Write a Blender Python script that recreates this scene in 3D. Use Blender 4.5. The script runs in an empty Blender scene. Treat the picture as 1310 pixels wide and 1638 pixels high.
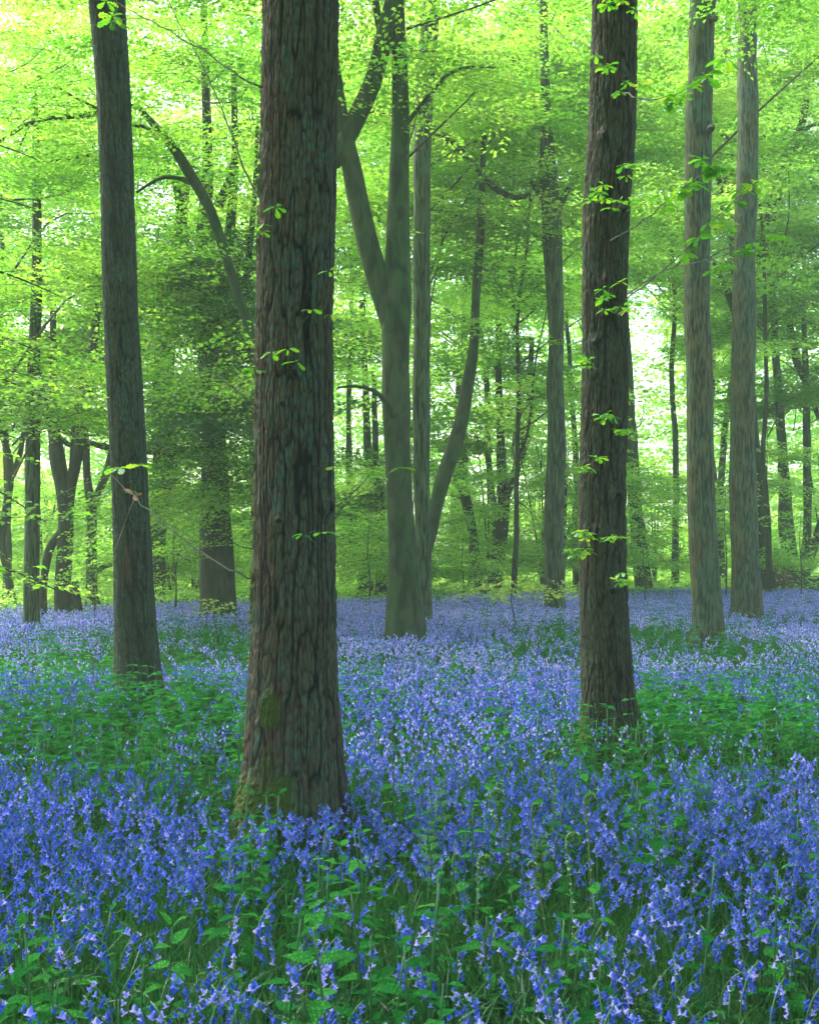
import bpy, math, random
import numpy as np
from mathutils import Vector, Matrix

# ------------------------------------------------------------------ camera, light, exposure
sc = bpy.context.scene
COL = sc.collection
F, HX, HY, EYE = 1800.0, 655.0, 880.0, 1.6        # focal length and horizon of the photograph in its pixels
cam_d = bpy.data.cameras.new('camera'); cam = bpy.data.objects.new('camera', cam_d); COL.objects.link(cam)
cam_d.sensor_fit = 'VERTICAL'; cam_d.sensor_height = 36.0; cam_d.sensor_width = 36.0*1310/1638
cam_d.lens = F/1638*36.0
cam_d.shift_y = (HY-819.0)/1638.0
cam.location = (0, 0, EYE); cam.rotation_euler = (math.radians(90), 0, 0)
cam_d.clip_start = 0.05; cam_d.clip_end = 2000
cam_d.dof.use_dof = True; cam_d.dof.focus_distance = 8.0; cam_d.dof.aperture_fstop = 11.0
sc.camera = cam

SUN_EL, SUN_AZ = math.radians(52), math.atan2(-0.78, 0.60)     # azimuth measured from +Y towards +X
w = bpy.data.worlds.new("World"); sc.world = w; w.use_nodes = True
nt = w.node_tree; nt.nodes.clear()
sky = nt.nodes.new('ShaderNodeTexSky'); sky.sky_type = 'NISHITA'; sky.sun_disc = False
sky.sun_elevation = SUN_EL; sky.sun_rotation = SUN_AZ
sky.air_density = 1.0; sky.dust_density = 5.0; sky.ozone_density = 1.0
bg = nt.nodes.new('ShaderNodeBackground'); bg.inputs[1].default_value = 0.15
wo = nt.nodes.new('ShaderNodeOutputWorld')
nt.links.new(sky.outputs[0], bg.inputs[0]); nt.links.new(bg.outputs[0], wo.inputs[0])
sl = bpy.data.lights.new('sun', 'SUN'); so = bpy.data.objects.new('sun', sl); COL.objects.link(so)
sl.energy = 1.6; sl.angle = math.radians(14); sl.color = (1.0, 0.95, 0.86)
sdir = Vector((math.cos(SUN_EL)*math.sin(SUN_AZ), math.cos(SUN_EL)*math.cos(SUN_AZ), math.sin(SUN_EL)))
so.rotation_euler = sdir.to_track_quat('Z', 'Y').to_euler(); so.location = (-10, 0, 30)
sc.view_settings.view_transform = 'Standard'; sc.view_settings.look = 'None'
sc.view_settings.gamma = 1.0; sc.view_settings.use_curve_mapping = False
sc.view_settings.exposure = 2.36
HAZE = 0.0017
cy = sc.cycles
cy.max_bounces = 10; cy.diffuse_bounces = 8; cy.glossy_bounces = 2; cy.transmission_bounces = 6
cy.transparent_max_bounces = 4; cy.volume_bounces = 1
cy.use_denoising = True; cy.caustics_reflective = False; cy.caustics_refractive = False
cy.sample_clamp_indirect = 6.0

RS = np.random.RandomState(7)

# ------------------------------------------------------------------ helpers
def W(px, py, Y):
    return np.array([(px-HX)/F*Y, Y, EYE-(py-HY)/F*Y])

def hash3(i, j, k, seed):
    n = (i.astype(np.int64)*374761393 + j.astype(np.int64)*668265263 + k.astype(np.int64)*2147483647 + seed*974711) & 0x7fffffff
    n = (n ^ (n >> 13))*1274126177 & 0x7fffffff
    n = (n ^ (n >> 16))*1103515245 & 0x7fffffff
    return ((n ^ (n >> 11)) & 0xfffff)/float(0xfffff)

def noise3(x, y, z, seed=0):
    x, y, z = np.broadcast_arrays(x, y, z)
    i, j, k = np.floor(x), np.floor(y), np.floor(z)
    u, v, t = x-i, y-j, z-k
    u = u*u*(3-2*u); v = v*v*(3-2*v); t = t*t*(3-2*t)
    r = 0
    for a in (0, 1):
        for b in (0, 1):
            for c in (0, 1):
                r = r + hash3(i+a, j+b, k+c, seed)*(u if a else 1-u)*(v if b else 1-v)*(t if c else 1-t)
    return r*2-1

def ground_z(x, y):
    x = np.asarray(x, float); y = np.asarray(y, float)
    return 0.06*noise3(x*.25, y*.25, x*0, 3) + 0.03*noise3(x*.9, y*.9, x*0, 4)

def norm(v):
    return v/np.maximum(np.linalg.norm(v, axis=-1, keepdims=True), 1e-9)

class MB:
    """collects vertices, faces, material indices and per-vertex attributes for ONE mesh"""
    def __init__(self):
        self.v = []; self.f = []; self.m = []; self.a = {'r': [], 'c': []}; self.n = 0
    def add(self, v, faces, mat=0, r=0.5, c=0.5):
        v = np.asarray(v, float).reshape(-1, 3)
        for f in (faces if isinstance(faces, list) else [faces]):
            self.f.append(np.asarray(f, np.int64)+self.n); self.m.append(np.full(len(f), mat, np.int32))
        self.v.append(v)
        self.a['r'].append(np.broadcast_to(np.asarray(r, float), (len(v),)))
        self.a['c'].append(np.broadcast_to(np.asarray(c, float), (len(v),)))
        self.n += len(v)
        return self
    def mesh(self, name, mats, origin=(0, 0, 0), smooth=False):
        v = np.concatenate(self.v) - np.asarray(origin, float)
        me = bpy.data.meshes.new(name)
        me.vertices.add(len(v)); me.vertices.foreach_set('co', v.astype(np.float32).ravel())
        tot = np.concatenate([np.full(len(f), f.shape[1], np.int32) for f in self.f])
        idx = np.concatenate([f.ravel() for f in self.f]).astype(np.int32)
        me.loops.add(len(idx)); me.loops.foreach_set('vertex_index', idx)
        me.polygons.add(len(tot))
        me.polygons.foreach_set('loop_start', (np.cumsum(tot)-tot).astype(np.int32))
        me.polygons.foreach_set('loop_total', tot)
        me.polygons.foreach_set('material_index', np.concatenate(self.m))
        me.polygons.foreach_set('use_smooth', np.full(len(tot), smooth, bool))
        for k, a in self.a.items():
            at = me.attributes.new(k, 'FLOAT', 'POINT')
            at.data.foreach_set('value', np.concatenate(a).astype(np.float32))
        for m in (mats if isinstance(mats, (list, tuple)) else [mats]):
            me.materials.append(m)
        me.update(calc_edges=True)
        return me
    def build(self, name, mats, parent=None, smooth=False):
        org = tuple(parent.location) if parent is not None else (0, 0, 0)
        if parent is not None and parent.parent is not None:
            org = tuple(Vector(org)+parent.parent.location)
        o = bpy.data.objects.new(name, self.mesh(name, mats, org, smooth))
        COL.objects.link(o)
        if parent is not None: o.parent = parent
        return o

def tag(o, label=None, cat=None, group=None, kind=None):
    if label: o['label'] = label
    if cat: o['category'] = cat
    if group: o['group'] = group
    if kind: o['kind'] = kind
    return o

def thing(name, label, cat, loc=(0, 0, 0), group=None):
    o = bpy.data.objects.new(name, None); COL.objects.link(o)
    o.location = tuple(float(q) for q in loc); o.empty_display_size = 0.2
    return tag(o, label, cat, group)

def stamp(mb, tv, tf, P, A, S, N, sa, ss=None, sn=None, mat=0, r=None, c=None, tip=0.0):
    """stamp template (tv: along, side, normal) at P with axes A,S,N and scales"""
    n = len(P)
    if n == 0: return
    ss = sa if ss is None else ss; sn = sa if sn is None else sn
    sa = np.broadcast_to(sa, (n,)); ss = np.broadcast_to(ss, (n,)); sn = np.broadcast_to(sn, (n,))
    v = (P[:, None, :] + tv[None, :, 0, None]*(A*sa[:, None])[:, None, :]
         + tv[None, :, 1, None]*(S*ss[:, None])[:, None, :] + tv[None, :, 2, None]*(N*sn[:, None])[:, None, :])
    k = len(tv)
    off = (np.arange(n)*k)[:, None, None]
    faces = [(f[None]+off).reshape(-1, f.shape[1]) for f in (tf if isinstance(tf, list) else [tf])]
    r = np.repeat(np.broadcast_to(0.5 if r is None else r, (n,)), k)
    c = np.repeat(np.broadcast_to(0.5 if c is None else c, (n,)), k)
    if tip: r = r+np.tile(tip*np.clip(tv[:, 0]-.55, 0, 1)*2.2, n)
    mb.add(v.reshape(-1, 3), faces, mat, r, c)

def frames(pts):
    t = np.gradient(pts, axis=0); t = norm(t)
    ref = np.tile(np.array([0.0, 1.0, 0.0]), (len(pts), 1))
    bad = np.abs((t*ref).sum(1)) > 0.9
    ref[bad] = (1.0, 0, 0)
    a = norm(np.cross(ref, t)); b = np.cross(t, a)
    return t, a, b

def smooth_path(ctrl, n):
    """Catmull-Rom through the control rows (any number of columns)"""
    c = np.asarray(ctrl, float)
    if len(c) == 2: 
        s = np.linspace(0, 1, n)[:, None]; return c[0]*(1-s)+c[1]*s
    d = np.linalg.norm(np.diff(c[:, :3], axis=0), axis=1); L = np.concatenate([[0], np.cumsum(d)])
    s = np.linspace(0, L[-1], n)
    k = np.clip(np.searchsorted(L, s, side='right')-1, 0, len(c)-2)
    t = ((s-L[k])/np.maximum(d[k], 1e-9))[:, None]
    p0 = c[np.maximum(k-1, 0)]; p1 = c[k]; p2 = c[k+1]; p3 = c[np.minimum(k+2, len(c)-1)]
    q = .5*((2*p1)+(-p0+p2)*t+(2*p0-5*p1+4*p2-p3)*t*t+(-p0+3*p1-3*p2+p3)*t**3)
    lo = np.minimum(p1[:, 3:], p2[:, 3:]); hi = np.maximum(p1[:, 3:], p2[:, 3:])
    q[:, 3:] = np.clip(q[:, 3:], lo, hi)
    return q

def tube(mb, pts, rad, sides=8, mat=0, r=0.5, c=0.5, lumps=0.0, seed=0, cap=True):
    pts = np.asarray(pts, float); rad = np.broadcast_to(np.asarray(rad, float), (len(pts),))
    t, a, b = frames(pts)
    th = np.arange(sides)/sides*2*np.pi
    ring = np.cos(th)[None, :, None]*a[:, None, :] + np.sin(th)[None, :, None]*b[:, None, :]
    R = rad[:, None]*np.ones(sides)[None]
    if lumps:
        q = pts[:, None, :]+ring*rad[:, None, None]
        R = R*(1+lumps*noise3(q[..., 0]*3/max(rad.max(), .03)*.15, q[..., 1]*3/max(rad.max(), .03)*.15, q[..., 2]*1.3, seed))
    v = pts[:, None, :]+ring*R[..., None]
    n = len(pts)
    i = np.arange(n-1)[:, None]*sides; j = np.arange(sides)[None]
    q = np.stack([i+j, i+(j+1) % sides, i+sides+(j+1) % sides, i+sides+j], -1).reshape(-1, 4)
    fs = [q]
    if cap: fs.append((np.arange(sides)+(n-1)*sides)[None, :])
    mb.add(v.reshape(-1, 3), fs, mat, r, c)

# ------------------------------------------------------------------ materials
def mat_new(name):
    m = bpy.data.materials.new(name); m.use_nodes = True; t = m.node_tree; t.nodes.clear()
    out = t.nodes.new('ShaderNodeOutputMaterial')
    return m, t, out

def nd(t, kind, **kw):
    n = t.nodes.new(kind)
    for k, v in kw.items():
        if k.startswith('i_'): n.inputs[int(k[2:])].default_value = v
        else: setattr(n, k, v)
    return n

def ramp(t, stops):
    n = t.nodes.new('ShaderNodeValToRGB'); e = n.color_ramp.elements
    while len(e) > 1: e.remove(e[-1])
    e[0].position = stops[0][0]; e[0].color = (*stops[0][1], 1)
    for p, c in stops[1:]:
        k = e.new(p); k.color = (*c, 1)
    return n

def mixc(t, fac, a, b):
    n = t.nodes.new('ShaderNodeMix'); n.data_type = 'RGBA'
    for s, v in ((0, fac), (6, a), (7, b)):
        if isinstance(v, (tuple, list)): n.inputs[s].default_value = (*v[:3], 1)
        elif isinstance(v, (int, float)): n.inputs[s].default_value = v
        else: t.links.new(v, n.inputs[s])
    return n.outputs[2]

def leaf_mat(name, stops, trans=0.5, cweight=0.6, gloss=0.05, tscale=1.5, vein=0):
    m, t, out = mat_new(name); L = t.links.new
    r = nd(t, 'ShaderNodeAttribute', attribute_name='r'); c = nd(t, 'ShaderNodeAttribute', attribute_name='c')
    mx = nd(t, 'ShaderNodeMix'); mx.inputs[0].default_value = cweight
    L(r.outputs['Fac'], mx.inputs[2]); L(c.outputs['Fac'], mx.inputs[3])
    rp = ramp(t, stops); L(mx.outputs[0], rp.inputs[0])
    d = nd(t, 'ShaderNodeBsdfDiffuse'); L(rp.outputs[0], d.inputs[0])
    tr = nd(t, 'ShaderNodeBsdfTranslucent')
    tc = nd(t, 'ShaderNodeMix', data_type='RGBA', blend_type='MULTIPLY'); tc.inputs[0].default_value = 1
    L(rp.outputs[0], tc.inputs[6]); tc.inputs[7].default_value = (tscale*.98, tscale, tscale*.62, 1)
    L(tc.outputs[2], tr.inputs[0])
    ms = nd(t, 'ShaderNodeMixShader'); ms.inputs[0].default_value = trans
    L(d.outputs[0], ms.inputs[1]); L(tr.outputs[0], ms.inputs[2])
    last = ms.outputs[0]
    if vein:
        tc = nd(t, 'ShaderNodeTexCoord'); vo = nd(t, 'ShaderNodeTexVoronoi', feature='DISTANCE_TO_EDGE'); vo.inputs['Scale'].default_value = vein
        L(tc.outputs['Object'], vo.inputs['Vector'])
        vr = ramp(t, [(0, (0, 0, 0)), (.22, (1, 1, 1))]); L(vo.outputs['Distance'], vr.inputs[0])
        bp = nd(t, 'ShaderNodeBump'); bp.inputs['Strength'].default_value = 1; bp.inputs['Distance'].default_value = .004
        L(vr.outputs[0], bp.inputs['Height']); L(bp.outputs[0], d.inputs['Normal'])
        L(mixc(t, vr.outputs[0], (.02, .14, .03), rp.outputs[0]), d.inputs[0])
    if gloss:
        g = nd(t, 'ShaderNodeBsdfGlossy'); g.inputs['Roughness'].default_value = .42
        g.inputs[0].default_value = (.8, .9, 1, 1)
        m2 = nd(t, 'ShaderNodeMixShader'); m2.inputs[0].default_value = gloss
        L(last, m2.inputs[1]); L(g.outputs[0], m2.inputs[2]); last = m2.outputs[0]
    L(last, out.inputs[0])
    return m

M = {}
M['beech'] = leaf_mat('beech_leaf', [(0, (.045, .18, .014)), (.35, (.105, .29, .024)), (.65, (.18, .35, .045)), (1, (.28, .40, .08))], .62, .55, .02, 1.55)
M['beech_far'] = leaf_mat('haze_paled_leaf', [(0, (.15, .35, .06)), (.5, (.28, .49, .10)), (1, (.44, .58, .18))], .64, .6, 0, 1.6)  # paler beech leaf; distant haze and glow put into the colour
M['dark_leaf'] = leaf_mat('shade_toned_leaf', [(0, (.012, .07, .012)), (.6, (.03, .15, .015)), (1, (.10, .26, .02))], .4, .5)  # beech leaf darkened in its colour to stand for foliage in shadow
M['oak_leaf'] = leaf_mat('oak_leaf', [(0, (.03, .17, .008)), (.6, (.09, .29, .01)), (1, (.27, .36, .03))], .5, .4, .03)
M['pale_leaf'] = leaf_mat('pale_young_leaf', [(0, (.14, .32, .04)), (1, (.36, .42, .10))], .5, .4, .02)
M['nettle'] = leaf_mat('nettle_leaf', [(0, (.006, .08, .018)), (.5, (.02, .17, .03)), (1, (.07, .32, .045))], .38, .6, 0, 1.3, 95)
M['grass'] = leaf_mat('grass_blade', [(0, (.008, .05, .015)), (.6, (.02, .12, .025)), (1, (.06, .20, .04))], .35, .5, .02, 1.3)
M['stem'] = leaf_mat('green_stem', [(0, (.015, .09, .025)), (1, (.06, .18, .04))], .2, .5, .05, 1.2)
M['bell'] = leaf_mat('bluebell_petal', [(0, (.010, .06, .34)), (.35, (.04, .12, .54)), (.70, (.18, .25, .75)), (1, (.60, .55, .90))], .4, .4, .03, 1.0)
for nn in M['bell'].node_tree.nodes:
    if nn.type == 'MIX' and getattr(nn, 'blend_type', '') == 'MULTIPLY': nn.inputs[7].default_value = (1.1, 1.0, 1.15, 1)
M['nettle_light'] = leaf_mat('light_nettle_leaf', [(0, (.015, .16, .03)), (1, (.08, .36, .06))], .38, .5, 0, 1.3, 95)
M['fern'] = leaf_mat('fern_green', [(0, (.03, .17, .03)), (1, (.14, .36, .08))], .35, .4, .04, 1.2)
M['fern_stem'] = leaf_mat('fern_stem', [(0, (.05, .075, .025)), (1, (.13, .18, .06))], .05, .4, .04, 1)
M['dry'] = leaf_mat('dry_leaf', [(0, (.20, .08, .03)), (1, (.45, .22, .10))], .3, .3, .03, 1)

def bark_near(name, plate, crev, lichen, lichen_amt=.5):
    m, t, out = mat_new(name); L = t.links.new
    h = nd(t, 'ShaderNodeAttribute', attribute_name='r').outputs['Fac']
    mo = nd(t, 'ShaderNodeAttribute', attribute_name='c').outputs['Fac']
    ru = nd(t, 'ShaderNodeAttribute', attribute_name='rust').outputs['Fac']
    tc = nd(t, 'ShaderNodeTexCoord')
    mp = nd(t, 'ShaderNodeMapping'); mp.inputs['Scale'].default_value = (1, 1, .35); L(tc.outputs['Object'], mp.inputs[0])
    n1 = nd(t, 'ShaderNodeTexNoise'); n1.inputs['Scale'].default_value = 9; n1.inputs['Detail'].default_value = 6; L(mp.outputs[0], n1.inputs[0])
    n2 = nd(t, 'ShaderNodeTexNoise'); n2.inputs['Scale'].default_value = 70; n2.inputs['Detail'].default_value = 5; L(mp.outputs[0], n2.inputs[0])
    n3 = nd(t, 'ShaderNodeTexNoise'); n3.inputs['Scale'].default_value = 220; n3.inputs['Detail'].default_value = 3; L(tc.outputs['Object'], n3.inputs[0])
    lr = ramp(t, [(.5-lichen_amt*.2, (0, 0, 0)), (.62, (1, 1, 1))]); L(n1.outputs[0], lr.inputs[0])
    l2 = ramp(t, [(.42, (0, 0, 0)), (.6, (1, 1, 1))]); L(n2.outputs[0], l2.inputs[0])
    mm = nd(t, 'ShaderNodeMath', operation='MULTIPLY'); L(lr.outputs[0], mm.inputs[0]); L(l2.outputs[0], mm.inputs[1])
    pl2 = tuple(c*.45 for c in plate)
    pc = mixc(t, n2.outputs[0], pl2, plate)
    pc = mixc(t, mm.outputs[0], pc, lichen)
    hr = ramp(t, [(.10, (0, 0, 0)), (.38, (.55, .55, .55)), (.75, (1, 1, 1))]); L(h, hr.inputs[0])
    col = mixc(t, hr.outputs[0], crev, pc)
    col = mixc(t, ru, col, (.10, .045, .018))
    mossc = mixc(t, n3.outputs[0], (.012, .04, .003), (.07, .12, .012))
    col = mixc(t, mo, col, mossc)
    b = nd(t, 'ShaderNodeBsdfPrincipled'); b.inputs['Roughness'].default_value = .85
    b.inputs['Specular IOR Level'].default_value = .25
    L(col, b.inputs['Base Color'])
    ad = nd(t, 'ShaderNodeMath', operation='ADD'); L(n2.outputs[0], ad.inputs[0]); L(n3.outputs[0], ad.inputs[1])
    bp = nd(t, 'ShaderNodeBump'); bp.inputs['Strength'].default_value = .9; bp.inputs['Distance'].default_value = .012
    L(ad.outputs[0], bp.inputs['Height']); L(bp.outputs[0], b.inputs['Normal'])
    L(b.outputs[0], out.inputs[0])
    return m

def bark_far(name, plate, crev, second, scale=22, stretch=.12, bump=.03, contrast=(.35, .65), patch=3.0):
    m, t, out = mat_new(name); L = t.links.new
    tc = nd(t, 'ShaderNodeTexCoord')
    mp = nd(t, 'ShaderNodeMapping'); mp.inputs['Scale'].default_value = (1, 1, stretch); L(tc.outputs['Object'], mp.inputs[0])
    n1 = nd(t, 'ShaderNodeTexNoise'); n1.inputs['Scale'].default_value = scale; n1.inputs['Detail'].default_value = 5
    n1.inputs['Distortion'].default_value = .6; L(mp.outputs[0], n1.inputs[0])
    n2 = nd(t, 'ShaderNodeTexNoise'); n2.inputs['Scale'].default_value = patch; n2.inputs['Detail'].default_value = 5
    mp2 = nd(t, 'ShaderNodeMapping'); mp2.inputs['Scale'].default_value = (1, 1, .4); L(tc.outputs['Object'], mp2.inputs[0]); L(mp2.outputs[0], n2.inputs[0])
    hr = ramp(t, [(contrast[0], (0, 0, 0)), (contrast[1], (1, 1, 1))]); L(n1.outputs[0], hr.inputs[0])
    pr = ramp(t, [(.42, (0, 0, 0)), (.6, (1, 1, 1))]); L(n2.outputs[0], pr.inputs[0])
    pc = mixc(t, pr.outputs[0], plate, second)
    col = mixc(t, hr.outputs[0], crev, pc)
    b = nd(t, 'ShaderNodeBsdfPrincipled'); b.inputs['Roughness'].default_value = .85
    b.inputs['Specular IOR Level'].default_value = .25; L(col, b.inputs['Base Color'])
    bp = nd(t, 'ShaderNodeBump'); bp.inputs['Strength'].default_value = .8; bp.inputs['Distance'].default_value = bump
    L(n1.outputs[0], bp.inputs['Height']); L(bp.outputs[0], b.inputs['Normal']); L(b.outputs[0], out.inputs[0])
    return m

M['bark1'] = bark_near('oak_bark', (.105, .080, .036), (.003, .004, .002), (.045, .12, .078), 1.2)
M['bark2'] = bark_near('grey_oak_bark', (.036, .066, .028), (.005, .007, .004), (.05, .10, .068), .9)
M['bark3'] = bark_near('dark_oak_bark', (.075, .070, .030), (.003, .004, .002), (.055, .10, .066), .7)
M['oak_far'] = bark_far('distant_oak_bark', (.045, .08, .028), (.007, .012, .005), (.06, .10, .045), 24, .12, .03, (.40, .58))
M['oak_rust'] = bark_far('rusty_oak_bark', (.052, .10, .050), (.011, .018, .009), (.085, .085, .032), 30, .14, .03, (.40, .58))
M['beech_bark'] = bark_far('beech_bark', (.022, .065, .012), (.007, .020, .005), (.04, .055, .022), 7, .35, .02, (.36, .60), 3.5)
M['dark_bark'] = bark_far('dark_bark', (.024, .032, .012), (.007, .010, .004), (.022, .04, .014), 14, .3)
M['twig'] = bark_far('twig_bark', (.07, .06, .035), (.03, .03, .02), (.06, .07, .04), 30)
M['pale_twig'] = bark_far('pale_twig_bark', (.22, .20, .14), (.12, .11, .08), (.2, .2, .15), 30)
M['earth'] = bark_far('root_plate_earth', (.10, .05, .025), (.03, .018, .01), (.14, .07, .04), 8, 1.0)

def ground_mat():
    m, t, out = mat_new('woodland_soil'); L = t.links.new
    tc = nd(t, 'ShaderNodeTexCoord')
    n1 = nd(t, 'ShaderNodeTexNoise'); n1.inputs['Scale'].default_value = 1.2; n1.inputs['Detail'].default_value = 8; L(tc.outputs['Object'], n1.inputs[0])
    n2 = nd(t, 'ShaderNodeTexNoise'); n2.inputs['Scale'].default_value = 30; n2.inputs['Detail'].default_value = 6; L(tc.outputs['Object'], n2.inputs[0])
    r1 = ramp(t, [(.3, (.012, .03, .008)), (.5, (.02, .07, .015)), (.7, (.05, .035, .015))]); L(n2.outputs[0], r1.inputs[0])
    r2 = ramp(t, [(.3, (.02, .09, .02)), (.7, (.05, .14, .03))]); L(n2.outputs[0], r2.inputs[0])
    c = mixc(t, n1.outputs[0], r1.outputs[0], r2.outputs[0])
    # open sunlit grass beyond the wood
    sx = nd(t, 'ShaderNodeSeparateXYZ'); L(tc.outputs['Object'], sx.inputs[0])
    mr = nd(t, 'ShaderNodeMapRange'); mr.inputs[1].default_value = 48; mr.inputs[2].default_value = 66; L(sx.outputs[1], mr.inputs[0])
    c = mixc(t, mr.outputs[0], c, (.16, .27, .06))
    b = nd(t, 'ShaderNodeBsdfPrincipled'); b.inputs['Roughness'].default_value = .95; L(c, b.inputs['Base Color'])
    b.inputs['Specular IOR Level'].default_value = .1
    bp = nd(t, 'ShaderNodeBump'); bp.inputs['Strength'].default_value = 1; bp.inputs['Distance'].default_value = .03
    L(n2.outputs[0], bp.inputs['Height']); L(bp.outputs[0], b.inputs['Normal']); L(b.outputs[0], out.inputs[0])
    return m

# ------------------------------------------------------------------ ground
def make_ground():
    xs = np.concatenate([np.linspace(-300, -32, 20)[:-1], np.linspace(-32, 32, 150), np.linspace(32, 300, 20)[1:]])
    ys = np.concatenate([np.linspace(-60, -2, 12)[:-1], np.linspace(-2, 60, 180), np.linspace(60, 420, 24)[1:]])
    X, Y = np.meshgrid(xs, ys)
    Z = ground_z(X, Y)
    nx, ny = len(xs), len(ys)
    i = np.arange(ny-1)[:, None]*nx; j = np.arange(nx-1)[None]
    q = np.stack([i+j, i+j+1, i+nx+j+1, i+nx+j], -1).reshape(-1, 4)
    mb = MB(); mb.add(np.stack([X, Y, Z], -1), q)
    o = mb.build('woodland_ground', ground_mat(), smooth=True)
    tag(o, 'dark green woodland floor under the bluebells', kind='structure')
make_ground()

# ------------------------------------------------------------------ foliage
SPRAY_F, LEAF_N, LEAF_S = 1.7, 1.5, 1.12
NLEAF = [0]
LEAF_T = np.array([[0, 0, 0], [.42, .5, .07], [1, 0, -.06], [.42, -.5, .07]], float)
LEAF_F = np.array([[0, 3, 2, 1]])
# a rounder leaf with a fold, used near the camera
LEAF6_T = np.array([[0, 0, 0], [.25, .36, .06], [.6, .42, .05], [1, 0, -.10], [.6, -.42, .05], [.25, -.36, .06], [.5, 0, 0]], float)
LEAF6_F = [np.array([[0, 6, 2, 1], [0, 5, 4, 6]]), np.array([[6, 3, 2], [6, 4, 3]])]
# oak leaf with wavy lobes
_st = np.linspace(0, 1, 9); _wd = np.array([.03, .09, .07, .19, .13, .30, .22, .26, .04])
OAK_T = np.concatenate([np.stack([_st, s*_wd, .05*abs(s)-.25*_st**2], -1) for s in (-1., 0., 1.)])
OAK_F = np.concatenate([np.stack([k*9+np.arange(8), (k+1)*9+np.arange(8), (k+1)*9+np.arange(8)+1, k*9+np.arange(8)+1], -1) for k in (0, 1)])

def add_sprays(mb, rs, C, az, L, nl, ls, droop=.22, twig=1, jit=.4, tpl=(LEAF_T, LEAF_F), clump=None, wid=.62, lean=0.0):
    """flat fans of leaves along twigs; material 0 leaves, 1 twig"""
    n = len(C)
    if n == 0: return
    az = np.asarray(az); L = np.broadcast_to(L, (n,))
    dr = droop*rs.uniform(-.4, 1.8, n)
    A = norm(np.stack([np.cos(az), np.sin(az), -dr], -1))
    S0 = np.stack([-np.sin(az), np.cos(az), rs.normal(0, .25, n)], -1)
    S = norm(S0-(S0*A).sum(1, keepdims=True)*A); N = np.cross(A, S)
    t = (np.arange(nl)[None]+rs.uniform(0, 1, (n, nl)))/nl
    sg = np.where(np.arange(nl) % 2 == 0, 1., -1.)[None]
    prof = np.sin(np.pi*np.clip(t*.85+.12, 0, 1))**.7
    off = sg*rs.uniform(.02, 1, (n, nl))*prof*L[:, None]*.30
    P = (C[:, None]+A[:, None]*((t-.5)*L[:, None])[..., None]+S[:, None]*off[..., None]
         + N[:, None]*(rs.normal(0, .03, (n, nl))*L[:, None]-.15*np.abs(off))[..., None])
    ph = np.radians(rs.normal(48, 20, (n, nl)))*sg
    D = A[:, None]*np.cos(ph)[..., None]+S[:, None]*np.sin(ph)[..., None]
    Nn = N[:, None]+rs.normal(0, jit, (n, nl, 3)) + np.array([0, -lean, 0])
    P = P.reshape(-1, 3); D = norm((D+rs.normal(0, .12, D.shape)).reshape(-1, 3)); Nn = Nn.reshape(-1, 3)
    Sd = norm(np.cross(Nn, D)); Nn = np.cross(D, Sd)
    s = ls*rs.uniform(.65, 1.25, n*nl); NLEAF[0] += n*nl
    c = rs.uniform(0, 1, n) if clump is None else np.clip(clump+rs.normal(0, .15, n), 0, 1)
    stamp(mb, tpl[0], tpl[1], P, D, Sd, Nn, s, s*wid*1.0, s, 0, rs.uniform(0, 1, n*nl), np.repeat(c, nl))
    if twig:
        w_ = .006*np.maximum(1, ls/.08)
        a = C-A*(L*.75)[:, None]; b = C+A*(L*.42)[:, None]
        U = np.array([0, 0, 1.])*w_*.5
        H = S*w_*.5
        v = np.stack([a-U, a+U, b, a-H, a+H], 1)
        o = (np.arange(n)*5)[:, None, None]
        mb.add(v.reshape(-1, 3), (np.array([[0, 1, 2], [3, 4, 2]])[None]+o).reshape(-1, 3), 1)

def in_view(P, m=2.5, up=3.0):
    Y = P[:, 1]
    return (np.abs(P[:, 0]) < .364*Y+m) & (P[:, 2] < EYE+.489*Y+up) & (Y > 1)

def gap_keep(P):
    Y = np.maximum(P[:, 1], 1); u = P[:, 0]/Y; e = (P[:, 2]-EYE)/Y
    rn = hash3(np.floor(P[:, 0]*3), np.floor(P[:, 1]*3), np.floor(P[:, 2]*3), 77)*1.5-.05
    g1 = ((u-.208)/.030)**2+((e-.185)/.07)**2 < rn
    g2 = ((u+.20)/.02)**2+((e-.175)/.03)**2 < rn
    g3 = ((u+.325)/.03)**2+((e-.085)/.035)**2 < rn
    g4 = ((u-.05)/.04)**2+((e-.50)/.03)**2 < rn
    return ~((g1 | g2 | g3 | g4) & (Y > 21))

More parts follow.
